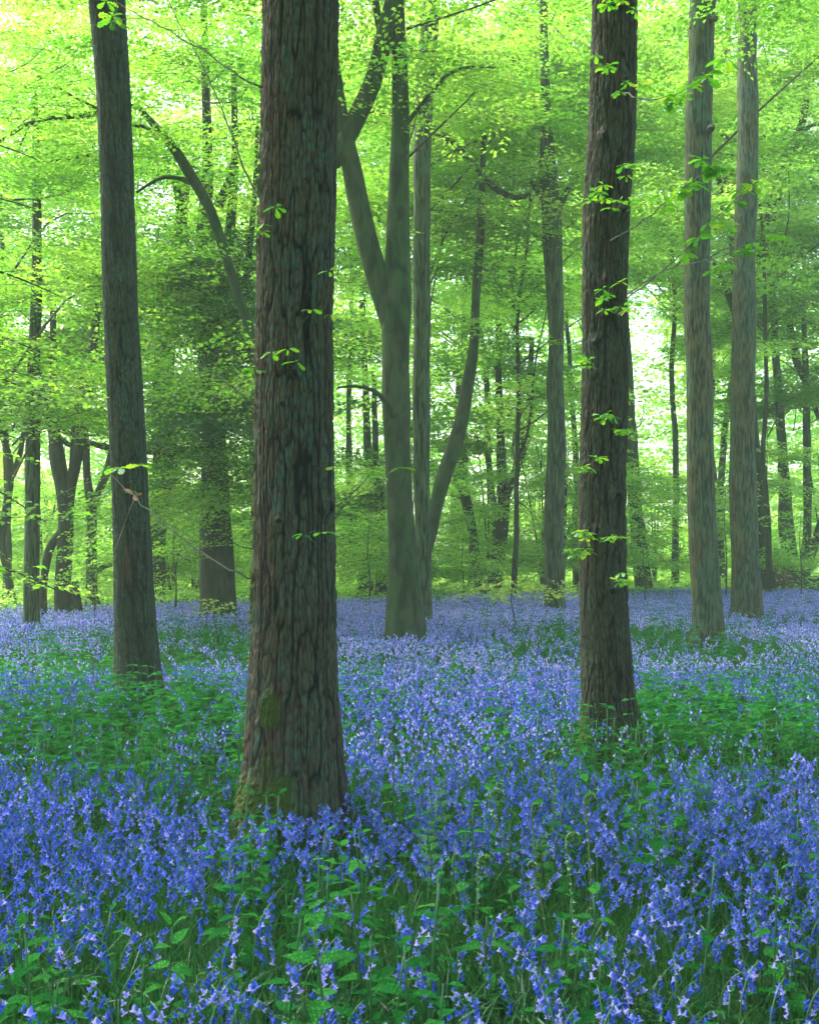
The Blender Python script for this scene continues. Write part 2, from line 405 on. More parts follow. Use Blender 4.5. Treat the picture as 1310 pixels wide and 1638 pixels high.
def crown(rs, base, ctr, rad, nshelf, nspray, nl, ls, mat, parent, L=.85, shelf_r=1.5, name='crown', droop=.22, keep=True, limbs=.4):
    """horizontal shelves of sprays filling an ellipsoid; base = trunk point for the outward direction"""
    mb = MB(); ctr = np.asarray(ctr, float); rad = np.asarray(rad, float)
    nspray = int(nspray*SPRAY_F); nl = int(nl*LEAF_N); ls = ls*LEAF_S
    d = norm(rs.normal(0, 1, (nshelf, 3))); q = rs.uniform(.15, 1, nshelf)**(1/2.2)
    sc_ = ctr+d*q[:, None]*rad
    sc_[:, 2] = np.maximum(sc_[:, 2], 1.0)
    cl = rs.uniform(0, 1, nshelf)
    k = nshelf*nspray
    sh = np.repeat(np.arange(nshelf), nspray)
    an = rs.uniform(0, 2*np.pi, k); rr = np.sqrt(rs.uniform(0, 1, k))*shelf_r*rs.uniform(.6, 1.3, nshelf)[sh]
    outw = np.arctan2(sc_[:, 1]-base[1], sc_[:, 0]-base[0])[sh]
    lx = rr*np.cos(an)*1.25; ly = rr*np.sin(an)*.8
    P = sc_[sh]+np.stack([lx*np.cos(outw)-ly*np.sin(outw), lx*np.sin(outw)+ly*np.cos(outw), rs.normal(0, .14, k)-.16*lx], -1)
    m = in_view(P)
    if keep: m &= gap_keep(P)
    m &= P[:, 2] > .5
    P = P[m]; az = outw[m]+rs.normal(0, .5, m.sum())
    if len(P) == 0: return None
    add_sprays(mb, rs, P, az, L*rs.uniform(.7, 1.3, len(P)), nl, ls, droop=droop, clump=cl[sh][m])
    # limbs out to the shelves
    for i in range(nshelf):
        s = sc_[i]
        if not (in_view(s[None], 1.0, 1.0)[0] and (not keep or gap_keep(s[None])[0])) or rs.uniform() > limbs: continue
        z0 = max(1.5, s[2]-rs.uniform(.3, 1.8)*(np.linalg.norm(s[:2]-np.asarray(base[:2]))*.4+.3))
        b0 = np.array([base[0]+(s[2]*.0), base[1], z0])
        mid = (b0+s)/2+rs.normal(0, .25, 3)+np.array([0, 0, .15])
        pth = smooth_path(np.array([b0, mid, s, s+(s-mid)*.6+rs.normal(0, .15, 3)]), 8)
        tube(mb, pth, np.linspace(.03, .006, 8)*np.linalg.norm(s-b0)**.5*.6, 4, 1)
    return mb.build(name, [mat, M['twig']], parent)

# ------------------------------------------------------------------ trunks
def voro_bark(u, v, nc, rs_seed, ch, circ):
    """F2-F1 of a jittered grid periodic in u (0..1); cells ch metres tall"""
    U = u*nc; V = v/ch
    i0 = np.floor(U); j0 = np.floor(V)
    f1 = np.full(U.shape, 9.); f2 = np.full(U.shape, 9.)
    for di in (-1, 0, 1):
        for dj in (-1, 0, 1):
            ii = i0+di; jj = j0+dj
            im = np.mod(ii, nc)
            px = ii+.1+.8*hash3(im, jj, im*0, rs_seed); py = jj+hash3(im, jj, im*0+5, rs_seed)
            d = np.sqrt((U-px)**2+((V-py)*.95)**2)
            f2 = np.where(d < f1, f1, np.minimum(f2, d)); f1 = np.minimum(f1, d)
    return f2-f1

def edges_to_ctrl(edges, Y, base_y=None, top_z=None, lean=None):
    """edge rows (py, xl, xr) from top to bottom -> ctrl rows x,y,z,r from bottom to top"""
    rows = []
    for (py, xl, xr) in edges:
        p = W((xl+xr)/2, py, Y); rows.append([p[0], Y, p[2], (xr-xl)/2/F*Y])
    rows.sort(key=lambda q: q[2])
    b = rows[0]
    rows = [[b[0], b[1], -.25, b[3]*1.05]]+rows
    t = rows[-1]; t2 = rows[-3]
    if top_z:
        sl_ = (t[0]-t2[0])/max(t[2]-t2[2], .1)*.7
        for k in (.33, .66, 1):
            z = t[2]+(top_z-t[2])*k
            rows.append([t[0]+sl_*(z-t[2]), Y+.1*k, z, t[3]*(1-.55*k)])
    return np.array(rows)

def near_trunk(parent, ctrl, mat, nth, dz, zvis, cellw, cellh, amp, seed, moss=None, rust=None, flare=.35, flare_h=.45, knots=()):
    z0, z1 = ctrl[0, 2], ctrl[-1, 2]
    zs = np.concatenate([np.arange(z0, zvis, dz), np.linspace(zvis, z1, 30)])
    P = np.stack([np.interp(zs, ctrl[:, 2], ctrl[:, k]) for k in range(4)], -1)
    # smooth the piecewise-linear profile
    kn = max(3, int(.25/dz)) | 1
    pad = np.pad(P, ((kn//2, kn//2), (0, 0)), mode='edge'); ker = np.hanning(kn+2)[1:-1]; ker /= ker.sum()
    Ps = np.stack([np.convolve(pad[:, k], ker, 'valid') for k in range(4)], -1)
    m = zs < zvis-.15
    P[m] = Ps[m]
    th = np.arange(nth)/nth*2*np.pi
    R0 = P[:, 3].mean(); circ = 2*np.pi*R0; nc = max(8, int(circ/cellw))
    TH, Z = np.meshgrid(th, zs)
    cx, sx = np.cos(TH), np.sin(TH)
    R = P[:, 3][:, None]*np.ones_like(TH)
    wu = .55/nc*noise3(cx*2.5, sx*2.5, Z*2.2, seed)+.35/nc*noise3(cx*6, sx*6, Z*9, seed+1)
    wv = .3*cellh*noise3(cx*4, sx*4, Z*3, seed+2)
    u = TH/(2*np.pi)+wu; v = Z+wv
    f = voro_bark(u, v, nc, seed, cellh, circ)
    g = voro_bark(u*1.0+.02*wv, v, int(nc*1.9), seed+7, cellh*.45, circ)
    h = np.clip(f/.55, 0, 1); h = h*h*(3-2*h)
    h2 = np.clip(g/.5, 0, 1)
    fine = noise3(cx*R0*90, sx*R0*90, Z*35, seed+3)
    fq = 17/np.sqrt(R0/.2)
    fis = np.abs(noise3(cx*R0*fq*1.7+.3*wu*nc, sx*R0*fq*1.7, Z*3.0, seed+13)); fis = np.clip(fis/.26, 0, 1)
    fi2 = np.abs(noise3(cx*R0*fq*3.2, sx*R0*fq*3.2, Z*11, seed+31)); fi2 = np.clip(fi2/.25, 0, 1)
    h = (.48+.52*h)*(.10+.90*fis**.8)*(.45+.55*fi2)*(.8+.2*h2)
    low = noise3(cx*1.4, sx*1.4, Z*.8, seed+4)*.5+noise3(cx*3, sx*3, Z*2, seed+5)*.3
    fl = flare*np.exp(-np.maximum(Z, 0)/flare_h)
    lob = .55+.45*np.cos(5*TH+seed)+.3*np.cos(3*TH+1.3*seed)
    rr = R*(1+.06*low+fl*lob*.55)+amp*(h-.6)+amp*.18*fine
    for (kz, kth, ks, kh) in knots:
        dth = np.angle(np.exp(1j*(TH-kth)))
        dd = np.sqrt((dth*R0)**2+(Z-kz)**2)/ks
        rr += kh*np.exp(-dd**2)*(1+.5*noise3(cx*12, sx*12, Z*20, seed+9)); h = np.where(dd < .35, h*.2, h)
    if moss is not None:
        mo = moss(TH, Z, noise3(cx*R0*14, sx*R0*14, Z*9, seed+11)*.6+noise3(cx*R0*50, sx*R0*50, Z*40, seed+12)*.4)
        mo = np.clip(mo, 0, 1); rr += mo*.012*(1+.6*noise3(cx*R0*120, sx*R0*120, Z*110, seed+14))
    else: mo = np.zeros_like(TH)
    V = np.stack([P[:, 0][:, None]+rr*cx, P[:, 1][:, None]+rr*sx, Z], -1)
    n = len(zs); i = np.arange(n-1)[:, None]*nth; j = np.arange(nth)[None]
    q = np.stack([i+j, i+(j+1) % nth, i+nth+(j+1) % nth, i+nth+j], -1).reshape(-1, 4)
    mb = MB(); mb.a['rust'] = []
    ru = np.zeros_like(TH) if rust is None else np.clip(rust(TH, Z, noise3(cx*R0*30, sx*R0*30, Z*8, seed+21)), 0, 1)*(h > .3)
    mb.a['rust'].append(ru.ravel())
    mb.add(V, [q, (np.arange(nth)+(n-1)*nth)[None]], 0, h.ravel(), mo.ravel())
    return mb.build('trunk', mat, parent, smooth=True)

def leafy_twig(parent, pts, rad, rs, ncl, mat, ls=.09, n_leaf=7, name='leafy_twig', bark='twig', spread=(.35, 1.0), droop=.25, tpl=(OAK_T, OAK_F), wid=1.0):
    """a thin twig with rosettes of leaves along its outer part"""
    mb = MB(); P = smooth_path(np.asarray(pts, float), 14)
    P[1:-1] += rs.normal(0, .006, P[1:-1].shape)
    tube(mb, P, np.linspace(rad, rad*.35, len(P)), 5, 1)
    ts = np.linspace(spread[0], spread[1], ncl)
    for t in ts:
        i = min(len(P)-1, int(t*(len(P)-1))); c = P[i]+rs.normal(0, .01, 3)
        if rs.uniform() < .6 and t < .98:
            e = c+norm(rs.normal(0, 1, 3)*np.array([1, 1, .5]))*rs.uniform(.05, .16)
            tube(mb, smooth_path(np.array([c, (c+e)/2+[0, 0, .01], e]), 4), [rad*.4, rad*.35, rad*.3, rad*.25], 4, 1); c = e
        n = max(3, int(n_leaf*rs.uniform(.6, 1.3)))
        az = rs.uniform(0, 2*np.pi)+np.arange(n)*2.4
        D = norm(np.stack([np.cos(az), np.sin(az), rs.normal(-droop*.3, .25, n)], -1))
        Nn = np.array([0, 0, 1.])+rs.normal(0, .3, (n, 3)); Sd = norm(np.cross(Nn, D)); Nn = np.cross(D, Sd)
        s = ls*rs.uniform(.6, 1.2, n)
        stamp(mb, tpl[0], tpl[1], np.tile(c, (n, 1))+D*.01, D, Sd, Nn, s, s*wid, s, 0, rs.uniform(0, 1, n), rs.uniform(0, 1))
    return mb.build(name, [mat, M[bark]], parent)

def limb(mb, rows, Y, n=24, sides=10, mat=0, lumps=.05, seed=0):
    """rows (px, py, width_px[, dY]) -> tube; used for stems and limbs of trees standing further back"""
    c = []
    for q in rows:
        y = Y+(q[3] if len(q) > 3 else 0)
        p = W(q[0], q[1], y); c.append([p[0], p[1], p[2], q[2]/2/F*y])
    c = smooth_path(np.array(c), n)
    c[:, 0] += .012*Y/20*noise3(c[:, 2]*1.3, c[:, 2]*0, c[:, 2]*0, seed)
    tube(mb, c[:, :3], c[:, 3], sides, mat, lumps=lumps, seed=seed)
    return c

# ================================================================== the three near oaks
def oaks():
    rs = np.random.RandomState(11)
    # --- tree in the middle
    Y = 6.0
    t = thing('oak_tree', 'thickest oak trunk left of centre with deeply ridged brown bark and moss at its foot', 'tree', (W(466, 1320, Y)[0], Y, 0))
    ctrl = edges_to_ctrl([(0, 420, 541), (150, 419, 539), (300, 417, 537), (400, 413, 534), (500, 410, 531), (600, 408, 533), (700, 407, 533), (850, 406, 536),
                          (1000, 402, 538), (1100, 396, 540), (1180, 391, 545), (1250, 385, 549), (1310, 376, 556)], Y, top_z=15)
    def moss(TH, Z, n):
        left = np.cos(TH-np.radians(205)); right = np.cos(TH-np.radians(335))
        m = np.clip((.42-Z+.22*n+.10*left+.05*right)*6, 0, 1)*np.clip(left*1.5+.35+n*.5, 0, 1)
        m += np.clip((.22-Z+.15*n)*7, 0, 1)*np.clip(right*1.2+.2+n*.5, 0, 1)*.8
        m += np.clip((1-((np.angle(np.exp(1j*(TH-np.radians(247))))/.22)**2+((Z-.77)/.13)**2))*2+n*1.6, 0, 1)*.85
        e = np.clip((np.cos(TH-np.radians(186))-.90)*12, 0, 1)
        m += e*np.clip(.5+n*1.6-((Z-3.4)/.35)**2, 0, 1)*.9+e*np.clip(.4+n*1.6-((Z-1.6)/.5)**2, 0, 1)*.9+e*np.clip(n*1.4-.1, 0, 1)*.7
        return m
    def rust(TH, Z, n): return np.clip(np.cos(TH-np.radians(200))*1.2-.55+n*.9, 0, 1)*.35
    near_trunk(t, ctrl, M['bark1'], 520, .0055, 5.0, .023, .12, .013, 5, moss, rust, .42, .30,
               knots=((2.35, np.radians(262), .045, .03), (1.82, np.radians(330), .05, .035), (1.75, np.radians(255), .04, .02)))
    leafy_twig(t, [W(470, 590, 5.631), W(462, 560, 5.492), W(482, 520, 5.446), W(500, 500, 5.400)], .004, rs, 2, M['oak_leaf'], .055, 5)
    leafy_twig(t, [W(410, 600, 5.815), W(408, 585, 5.631), W(420, 570, 5.585), W(436, 562, 5.538)], .004, rs, 3, M['oak_leaf'], .06, 5)
    leafy_twig(t, [W(415, 380, 5.815), W(420, 360, 5.585), W(430, 342, 5.538), W(440, 332, 5.492)], .004, rs, 3, M['oak_leaf'], .05, 5)
    leafy_twig(t, [W(505, 600, 5.631), W(520, 540, 5.538), W(530, 480, 5.538), W(533, 440, 5.538)], .003, rs, 3, M['oak_leaf'], .045, 3)
    leafy_twig(t, [W(480, 870, 5.723), W(490, 858, 5.631), W(500, 850, 5.585), W(512, 851, 5.538)], .003, rs, 2, M['oak_leaf'], .05, 3)
    leafy_twig(t, [W(505, 750, 5.723), W(515, 744, 5.677), W(520, 740, 5.631), W(524, 736, 5.538)], .003, rs, 1, M['oak_leaf'], .05, 4)
    leafy_twig(t, [W(536, 830, 6.000), W(560, 800, 5.815), W(600, 775, 5.723), W(635, 748, 5.631)], .004, rs, 2, M['oak_leaf'], .06, 4, bark='pale_twig', spread=(.85, 1))
    crown(rs, (ctrl[-1, 0], Y), (-1.2, 7.0, 12.5), (5, 5, 2.5), 1, 1, 4, .1, M['oak_leaf'], t) if 0 else None
    for pts in ([(402, 925, 5.9), (372, 915, 5.8), (320, 882, 5.8), (262, 838, 5.8), (205, 785, 5.85), (150, 735, 5.9)],
                [(418, 140, 5.9), (385, 122, 5.7), (320, 78, 5.6), (250, 38, 5.6), (190, 5, 5.6), (150, -30, 5.6)],
                [(412, 310, 5.9), (392, 270, 5.8), (365, 200, 5.7), (325, 105, 5.7), (280, 20, 5.7), (262, -30, 5.7)],
                [(408, 660, 5.9), (385, 630, 5.8), (345, 600, 5.7), (312, 580, 5.7)]):
        mb = MB(); P = smooth_path(np.array([W(*p) for p in pts]), 22); P[1:-1] += rs.normal(0, .004, P[1:-1].shape)
        tube(mb, P, np.linspace(.0055, .0018, 22), 5)
        for k in (7, 11, 15, 18):
            e = P[k]+rs.normal(0, 1, 3)*np.array([.12, .08, .12])
            tube(mb, smooth_path(np.array([P[k], (P[k]+e)/2+[0, 0, .015], e]), 5), np.linspace(.002, .001, 5), 4)
        mb.build('twig', M['pale_twig'], t)
    # --- tree on the left
    Y = 11.2
    t = thing('oak_tree', 'grey green oak leaning to the left, leftmost of the big near trunks', 'tree', (W(222, 1110, Y)[0], Y, 0))
    ctrl = edges_to_ctrl([(0, 143, 200), (150, 155, 209), (300, 162, 215), (500, 166, 221), (700, 176, 233), (800, 180, 238), (900, 183, 244), (1000, 184, 250), (1060, 184, 256), (1105, 181, 262)], Y, top_z=17)
    def rust2(TH, Z, n):
        u = np.angle(np.exp(1j*(TH-np.radians(268))))
        s = np.clip(1-(u/.22)**2-((Z-1.45)/.30)**2+n*.9, 0, 1)*.8
        u = np.angle(np.exp(1j*(TH-np.radians(255))))
        s += np.clip(1-(u/.16)**2-((Z-2.9)/.3)**2+n*1.0, 0, 1)*.6+np.clip(1-(u/.16)**2-((Z-3.6)/.5)**2+n*1.0, 0, 1)*.4
        return s+np.clip(1-(u/.25)**2+n*.8-.8, 0, 1)*.4
    near_trunk(t, ctrl, M['bark2'], 360, .010, 8.0, .024, .12, .010, 15, lambda TH, Z, n: np.clip((.25-Z+.2*n)*4, 0, 1)*.6, rust2, .34, .35)
    leafy_twig(t, [W(196, 752, 10.842), W(205, 745, 10.752), W(215, 742, 10.662), W(224, 745, 10.662)], .005, rs, 2, M['oak_leaf'], .14, 5)
    leafy_twig(t, [W(205, 772, 10.931), W(210, 770, 10.842), W(212, 768, 10.752), W(208, 772, 10.752)], .004, rs, 1, M['oak_leaf'], .07, 5)
    leafy_twig(t, [W(215, 795, 10.931), W(216, 792, 10.842), W(218, 790, 10.752), W(220, 792, 10.752)], .004, rs, 1, M['dry'], .10, 6, name='dead_leaves')
    leafy_twig(t, [W(180, 45, 11.021), W(180, 30, 10.752), W(178, 15, 10.573), W(172, 5, 10.483)], .005, rs, 3, M['oak_leaf'], .13, 6)
    # --- tree on the right
    Y = 8.3
    t = thing('oak_tree', 'dark knotty oak right of centre with leafy shoots sprouting from its bark', 'tree', (W(975, 1190, Y)[0], Y, 0))
    ctrl = edges_to_ctrl([(0, 948, 1018), (75, 946, 1019), (150, 943, 1018), (230, 940, 1016), (300, 933, 1009), (380, 932, 1005), (450, 931, 1002), (600, 931, 1004), (700, 928, 1002),
                          (750, 926, 1000), (900, 927, 1001), (1000, 928, 1005), (1080, 929, 1011), (1150, 930, 1018), (1190, 928, 1024)], Y, top_z=16)
    def moss3(TH, Z, n):
        m = np.clip((.42-Z+.22*n)*5, 0, 1)*np.clip(.75+n+.4*np.abs(np.cos(TH)), 0, 1)
        e = np.clip((np.cos(TH-np.radians(350))-.92)*12, 0, 1)
        return m+e*np.clip(.8-Z+n, 0, 1)
    near_trunk(t, ctrl, M['bark3'], 420, .008, 6.4, .025, .12, .014, 25, moss3, None, .38, .28,
               knots=((5.6, np.radians(265), .06, .05), (5.0, np.radians(290), .05, .04), (4.05, np.radians(300), .06, .045), (3.55, np.radians(262), .05, .04), (3.1, np.radians(240), .05, .035),
                      (2.6, np.radians(270), .06, .04), (2.0, np.radians(295), .05, .045), (1.75, np.radians(250), .05, .03), (1.3, np.radians(280), .06, .03), (4.6, np.radians(240), .05, .035), (6.0, np.radians(300), .06, .04)))
    for (x, y, dx, dy, n) in ((965, 320, -12, -14, 3), (985, 330, 22, -6, 2), (973, 470, -8, 4, 3), (985, 495, 14, -4, 2), (945, 580, -10, -6, 2), (968, 672, -4, -8, 3), (990, 690, 10, 0, 1),
                              (940, 745, -8, 6, 2), (945, 860, -16, -8, 3), (975, 862, 18, -2, 3), (985, 925, 14, 6, 3), (940, 880, -20, 6, 2), (1000, 262, 16, 10, 3), (975, 120, -12, -12, 3), (985, 10, 8, -6, 4), (1005, 135, 18, 2, 2)):
        a = W(x, y+8, 8.06); b = W(x+dx, y+dy, 7.8)
        leafy_twig(t, [a, (a*.6+b*.4)+[0, -.04, .02], (a*.3+b*.7)+[0, -.05, .02], b], .004, rs, n+2, M['oak_leaf'], .06, 6, spread=(.4, 1))
    # long thin shoots reaching to the right
    for pts, ncl, ls in (([(975, 385, 9.0), (1010, 365, 8.9), (1060, 330, 8.7), (1100, 295, 8.5), (1150, 268, 8.3)], 5, .13),
                         ([(995, 150, 9.0), (1030, 160, 8.8), (1075, 152, 8.6), (1120, 128, 8.4), (1160, 95, 8.3)], 4, .13),
                         ([(1000, 480, 9.0), (1050, 440, 8.8), (1100, 395, 8.6), (1140, 350, 8.4), (1200, 300, 8.2)], 5, .12),
                         ([(1003, 700, 9.2), (1018, 685, 9.1), (1028, 665, 9.0), (1030, 645, 9.0)], 1, .02),
                         ([(1003, 470, 9.0), (1070, 430, 8.7), (1150, 410, 8.4), (1240, 370, 8.2)], 4, .10)):
        leafy_twig(t, [W(p[0], p[1], p[2]*.893) for p in pts], .006, rs, ncl+2, M['oak_leaf'], ls*.8, 8, bark='pale_twig', spread=(.55, 1))
oaks()

def shade_crowns():  # unseen crowns above the view, added and widened to shade the foreground
    rs = np.random.RandomState(13)
    oak = [o for o in bpy.data.objects if o.get('category') == 'tree']
    for t, c, r, n in ((oak[0], (-1.5, 0.0, 10.5), (8, 9, 2.0), 125), (oak[2], (4.0, 3.0, 11), (5.0, 7, 2.0), 50), (oak[1], (-6.5, 7, 12), (4, 5, 2.2), 26)):
        mb = MB(); d = norm(rs.normal(0, 1, (n, 3)))*rs.uniform(.2, 1, (n, 1))**.5; S = np.array(c)+d*np.array(r)
        k = n*26; sh = np.repeat(np.arange(n), 26)
        P = S[sh]+rs.normal(0, 1, (k, 3))*np.array([.9, .9, .22])
        add_sprays(mb, rs, P, rs.uniform(0, 6.28, k), .9, 16, .11)
        b = np.array([t.location.x, t.location.y, 8.5])
        for s_ in S: tube(mb, smooth_path(np.array([b, b*.5+s_*.5+[0, 0, .3], s_]), 7), np.linspace(.07, .01, 7), 5, 1)
        mb.build('crown', [M['oak_leaf'], M['twig']], t)
shade_crowns()

# ================================================================== trees further back, each with its own stems
TREES = []
def tree(name, label, Y, base_px, stems, bark, crown_kw=None, cat='tree', group=None, twigs=()):
    x = W(base_px, 900, Y)[0]
    t = thing(name, label, cat, (x, Y, 0), group)
    mb = MB(); k = 0
    for i, s in enumerate(stems):
        rows = list(s)
        if i == 0:
            q = rows[0]; gy = HY+F*EYE/Y
            rows = [(q[0], gy+F*.25/Y, q[2]*1.5), (q[0], gy, q[2]*1.3), (q[0], gy-F*.25/Y, q[2]*1.08)]+rows
        limb(mb, rows, Y, n=40 if i == 0 else 22, sides=14 if Y < 32 else 9, seed=int(Y*7+i*3+base_px) % 97, lumps=.10)
        if i == 0: mb.build('trunk', M[bark], t, smooth=True); mb = MB(); k = 1
        else: mb.build('limb', M[bark], t, smooth=True); mb = MB()
    TREES.append((t, x, Y))
    return t

rb = np.random.RandomState(5)
def add_crown(t, Y, ctr_px, ctr_py, wid_px, hei_px, nshelf, nspray=26, nl=16, ls=None, mat='beech', depth=None, **kw):
    c = W(ctr_px, ctr_py, Y); rx = wid_px/2/F*Y; rz = hei_px/2/F*Y
    ls = ls or (.085 if Y < 24 else .105 if Y < 34 else .135)
    crown(rb, (t.location.x, Y), c, (rx, depth or min(rx, 4.5), rz), nshelf, nspray, nl, ls, M[mat], t, **kw)

# central forked beech
t = tree('beech_tree', 'smooth green beech at the centre whose trunk forks into crossing limbs', 17.8, 650,
     [[(650, 990, 66), (647, 940, 56), (643, 850, 45), (638, 750, 42), (633, 650, 44), (632, 560, 46), (634, 480, 46), (637, 400, 38), (639, 300, 33), (641, 200, 30), (639, 120, 25), (637, 50, 24), (634, -40, 24), (640, -150, 20)],
      [(628, 520, 34), (612, 470, 36), (598, 420, 35), (580, 350, 33), (562, 270, 31), (550, 215, 28), (540, 160, 25), (528, 80, 22), (515, -40, 18)],
      [(532, 262, 26), (550, 228, 29), (575, 180, 31), (600, 120, 30), (615, 60, 30), (628, 10, 28), (640, -60, 24)],
      [(612, 60, 14), (604, 30, 13), (598, -20, 12)],
      [(645, 205, 8), (672, 170, 7, -.2), (700, 138, 7, -.4), (712, 122, 6, -.5), (745, 108, 5, -.5), (795, 108, 4, -.5)],
      [(632, 665, 12, -.3), (615, 640, 9, -.5), (598, 625, 7, -.6), (570, 618, 5, -.6), (540, 620, 4, -.6)]], 'beech_bark')
add_crown(t, 17.8, 640, -60, 560, 420, 16, 24)
add_crown(t, 17.5, 690, 130, 160, 200, 5, 12, 14)
# rough trunk right behind it
t = tree('oak_tree', 'straight rough barked trunk standing directly behind the forked beech', 22.5, 677,
     [[(678, 940, 26), (676, 850, 26), (674, 700, 28), (675, 500, 28), (675, 300, 28), (677, 200, 29), (684, 80, 30), (690, 0, 30), (696, -120, 26)]], 'oak_far')
add_crown(t, 27, 720, 240, 420, 560, 22)
# leaning tree
t = tree('leaning_tree', 'brownish trunk leaning right from behind the forked beech', 25, 674,
     [[(670, 930, 24), (680, 880, 24), (688, 855, 24), (698, 810, 22), (713, 755, 25), (727, 710, 24), (738, 670, 21), (748, 610, 20), (757, 550, 17), (761, 480, 14), (766, 400, 14), (770, 300, 11), (775, 180, 8)]], 'beech_bark')
add_crown(t, 25, 800, 330, 260, 500, 14, 24)
# small forked one right of it
t = tree('small_tree', 'small dark stem with a Y fork between two leaning trunks at the back', 38, 768,
     [[(768, 940, 18), (762, 900, 16), (755, 850, 15), (745, 800, 16), (735, 775, 11), (722, 745, 8), (716, 700, 7)], [(745, 805, 10), (743, 770, 9), (744, 740, 8), (740, 700, 6)]], 'dark_bark')
add_crown(t, 38, 730, 640, 200, 200, 8, 20)
t = tree('forked_tree', 'distant dark trunk with split stems right of the small Y forked stem', 39, 795,
     [[(794, 930, 18), (797, 890, 22), (803, 830, 22), (806, 780, 20), (802, 730, 16), (800, 660, 13), (796, 580, 11), (800, 450, 8)], [(808, 800, 14), (830, 740, 12), (845, 690, 12), (847, 640, 10), (850, 540, 8)],
      [(812, 790, 7), (824, 740, 6), (836, 690, 5), (842, 640, 4)]], 'dark_bark')
add_crown(t, 39, 810, 520, 260, 420, 14, 24)
# centre right trunk
t = tree('oak_tree', 'greenish trunk with long curving side branch, left of the dark knotty oak', 25, 887,
     [[(887, 960, 34), (886, 900, 33), (886, 820, 32), (889, 720, 29), (888, 620, 27), (889, 520, 25), (885, 430, 29), (882, 350, 34), (878, 300, 30), (873, 200, 18), (870, 80, 15), (868, -60, 12)],
      [(880, 310, 9), (858, 308, 9), (825, 317, 9), (790, 300, 10), (755, 262, 10), (725, 230, 11), (685, 203, 12), (650, 195, 11), (615, 181, 9), (575, 181, 8), (535, 196, 6)],
      [(868, 320, 12), (855, 300, 9), (850, 285, 6)],
      [(890, 340, 14), (905, 310, 9), (925, 280, 6)]], 'oak_far')
add_crown(t, 28, 860, 160, 420, 560, 22)
# behind the dark oak
t = tree('beech_tree', 'pale slanting trunk just right of the dark knotty oak, far back', 38, 1030,
     [[(1030, 935, 30), (1022, 870, 25), (1015, 800, 22), (1009, 720, 20), (1006, 640, 18), (1000, 540, 15), (990, 380, 12)]], 'beech_bark')
add_crown(t, 38, 980, 330, 300, 380, 14, 24)
t = tree('small_tree', 'slim dark stem touching the left edge of the dark knotty oak, far back', 42, 921,
     [[(921, 930, 12), (919, 850, 11), (922, 760, 10), (915, 640, 8), (905, 500, 7)]], 'dark_bark')
# right pair
t = tree('oak_tree', 'tall straight grey trunk with rusty streak, left one of the right pair', 17.8, 1132,
     [[(1131, 990, 52), (1129, 950, 49), (1126, 900, 47), (1121, 800, 45), (1118, 700, 44), (1117, 600, 44), (1115, 500, 43), (1114, 400, 43), (1115, 300, 43), (1117, 200, 41), (1120, 90, 41), (1124, 0, 41), (1130, -160, 36)],
      [(1133, 210, 14, -.1), (1138, 204, 12, -.35), (1140, 200, 4, -.4)], [(1138, 28, 14, -.1), (1144, 30, 10, -.3), (1146, 30, 4, -.35)]], 'oak_rust')
# moss foot of it
add_crown(t, 17.8, 1120, -120, 500, 360, 10, 24)
t = tree('oak_tree', 'straight grey trunk standing at right, right one of the right pair', 23, 1194,
     [[(1193, 960, 48), (1191, 900, 45), (1189, 850, 44), (1187, 700, 40), (1189, 550, 37), (1191, 400, 35), (1195, 250, 34), (1195, 100, 32), (1194, 0, 30), (1192, -140, 26)]], 'oak_rust')
add_crown(t, 27.4, 1200, 120, 420, 560, 20)
t = tree('beech_tree', 'dark beech behind the right pair with limbs rising to the upper right corner', 37, 1228,
     [[(1228, 930, 26), (1222, 880, 20), (1215, 800, 16), (1206, 700, 17), (1196, 600, 17), (1184, 500, 17), (1176, 420, 17), (1170, 340, 17), (1161, 270, 14), (1158, 180, 13), (1162, 90, 11), (1166, 0, 9), (1168, -80, 7)],
      [(1196, 520, 14), (1212, 430, 18), (1228, 360, 17), (1242, 310, 16), (1256, 265, 16), (1277, 218, 14), (1288, 160, 11), (1290, 110, 10), (1297, 30, 9), (1300, -60, 7)],
      [(1168, 340, 10), (1152, 300, 8), (1145, 240, 5)], [(1280, 212, 8), (1300, 200, 6), (1330, 190, 5)], [(1290, 140, 7), (1304, 110, 6), (1320, 60, 5)],
      [(1180, 520, 12), (1165, 470, 11), (1150, 440, 8), (1140, 420, 5)]], 'dark_bark')
add_crown(t, 37, 1230, 330, 300, 720, 26)
t = tree('beech_tree', 'bent grey trunk near the right edge of the wood', 41, 1268,
     [[(1268, 935, 24), (1262, 890, 25), (1257, 840, 24), (1254, 770, 18), (1250, 700, 15), (1246, 650, 14), (1240, 560, 12), (1232, 420, 9)], [(1262, 520, 10), (1275, 580, 12), (1290, 620, 10), (1310, 670, 8)]], 'beech_bark')
add_crown(t, 41, 1280, 480, 240, 420, 16)
t = tree('beech_tree', 'slender forked trunk at the far right edge', 41, 1288,
     [[(1286, 935, 18), (1289, 890, 16), (1291, 840, 13), (1291, 760, 13), (1290, 690, 13), (1288, 600, 10), (1284, 480, 8)], [(1288, 920, 14), (1300, 880, 14), (1312, 840, 12), (1330, 760, 10)]], 'beech_bark')
add_crown(t, 41, 1330, 400, 260, 400, 10)
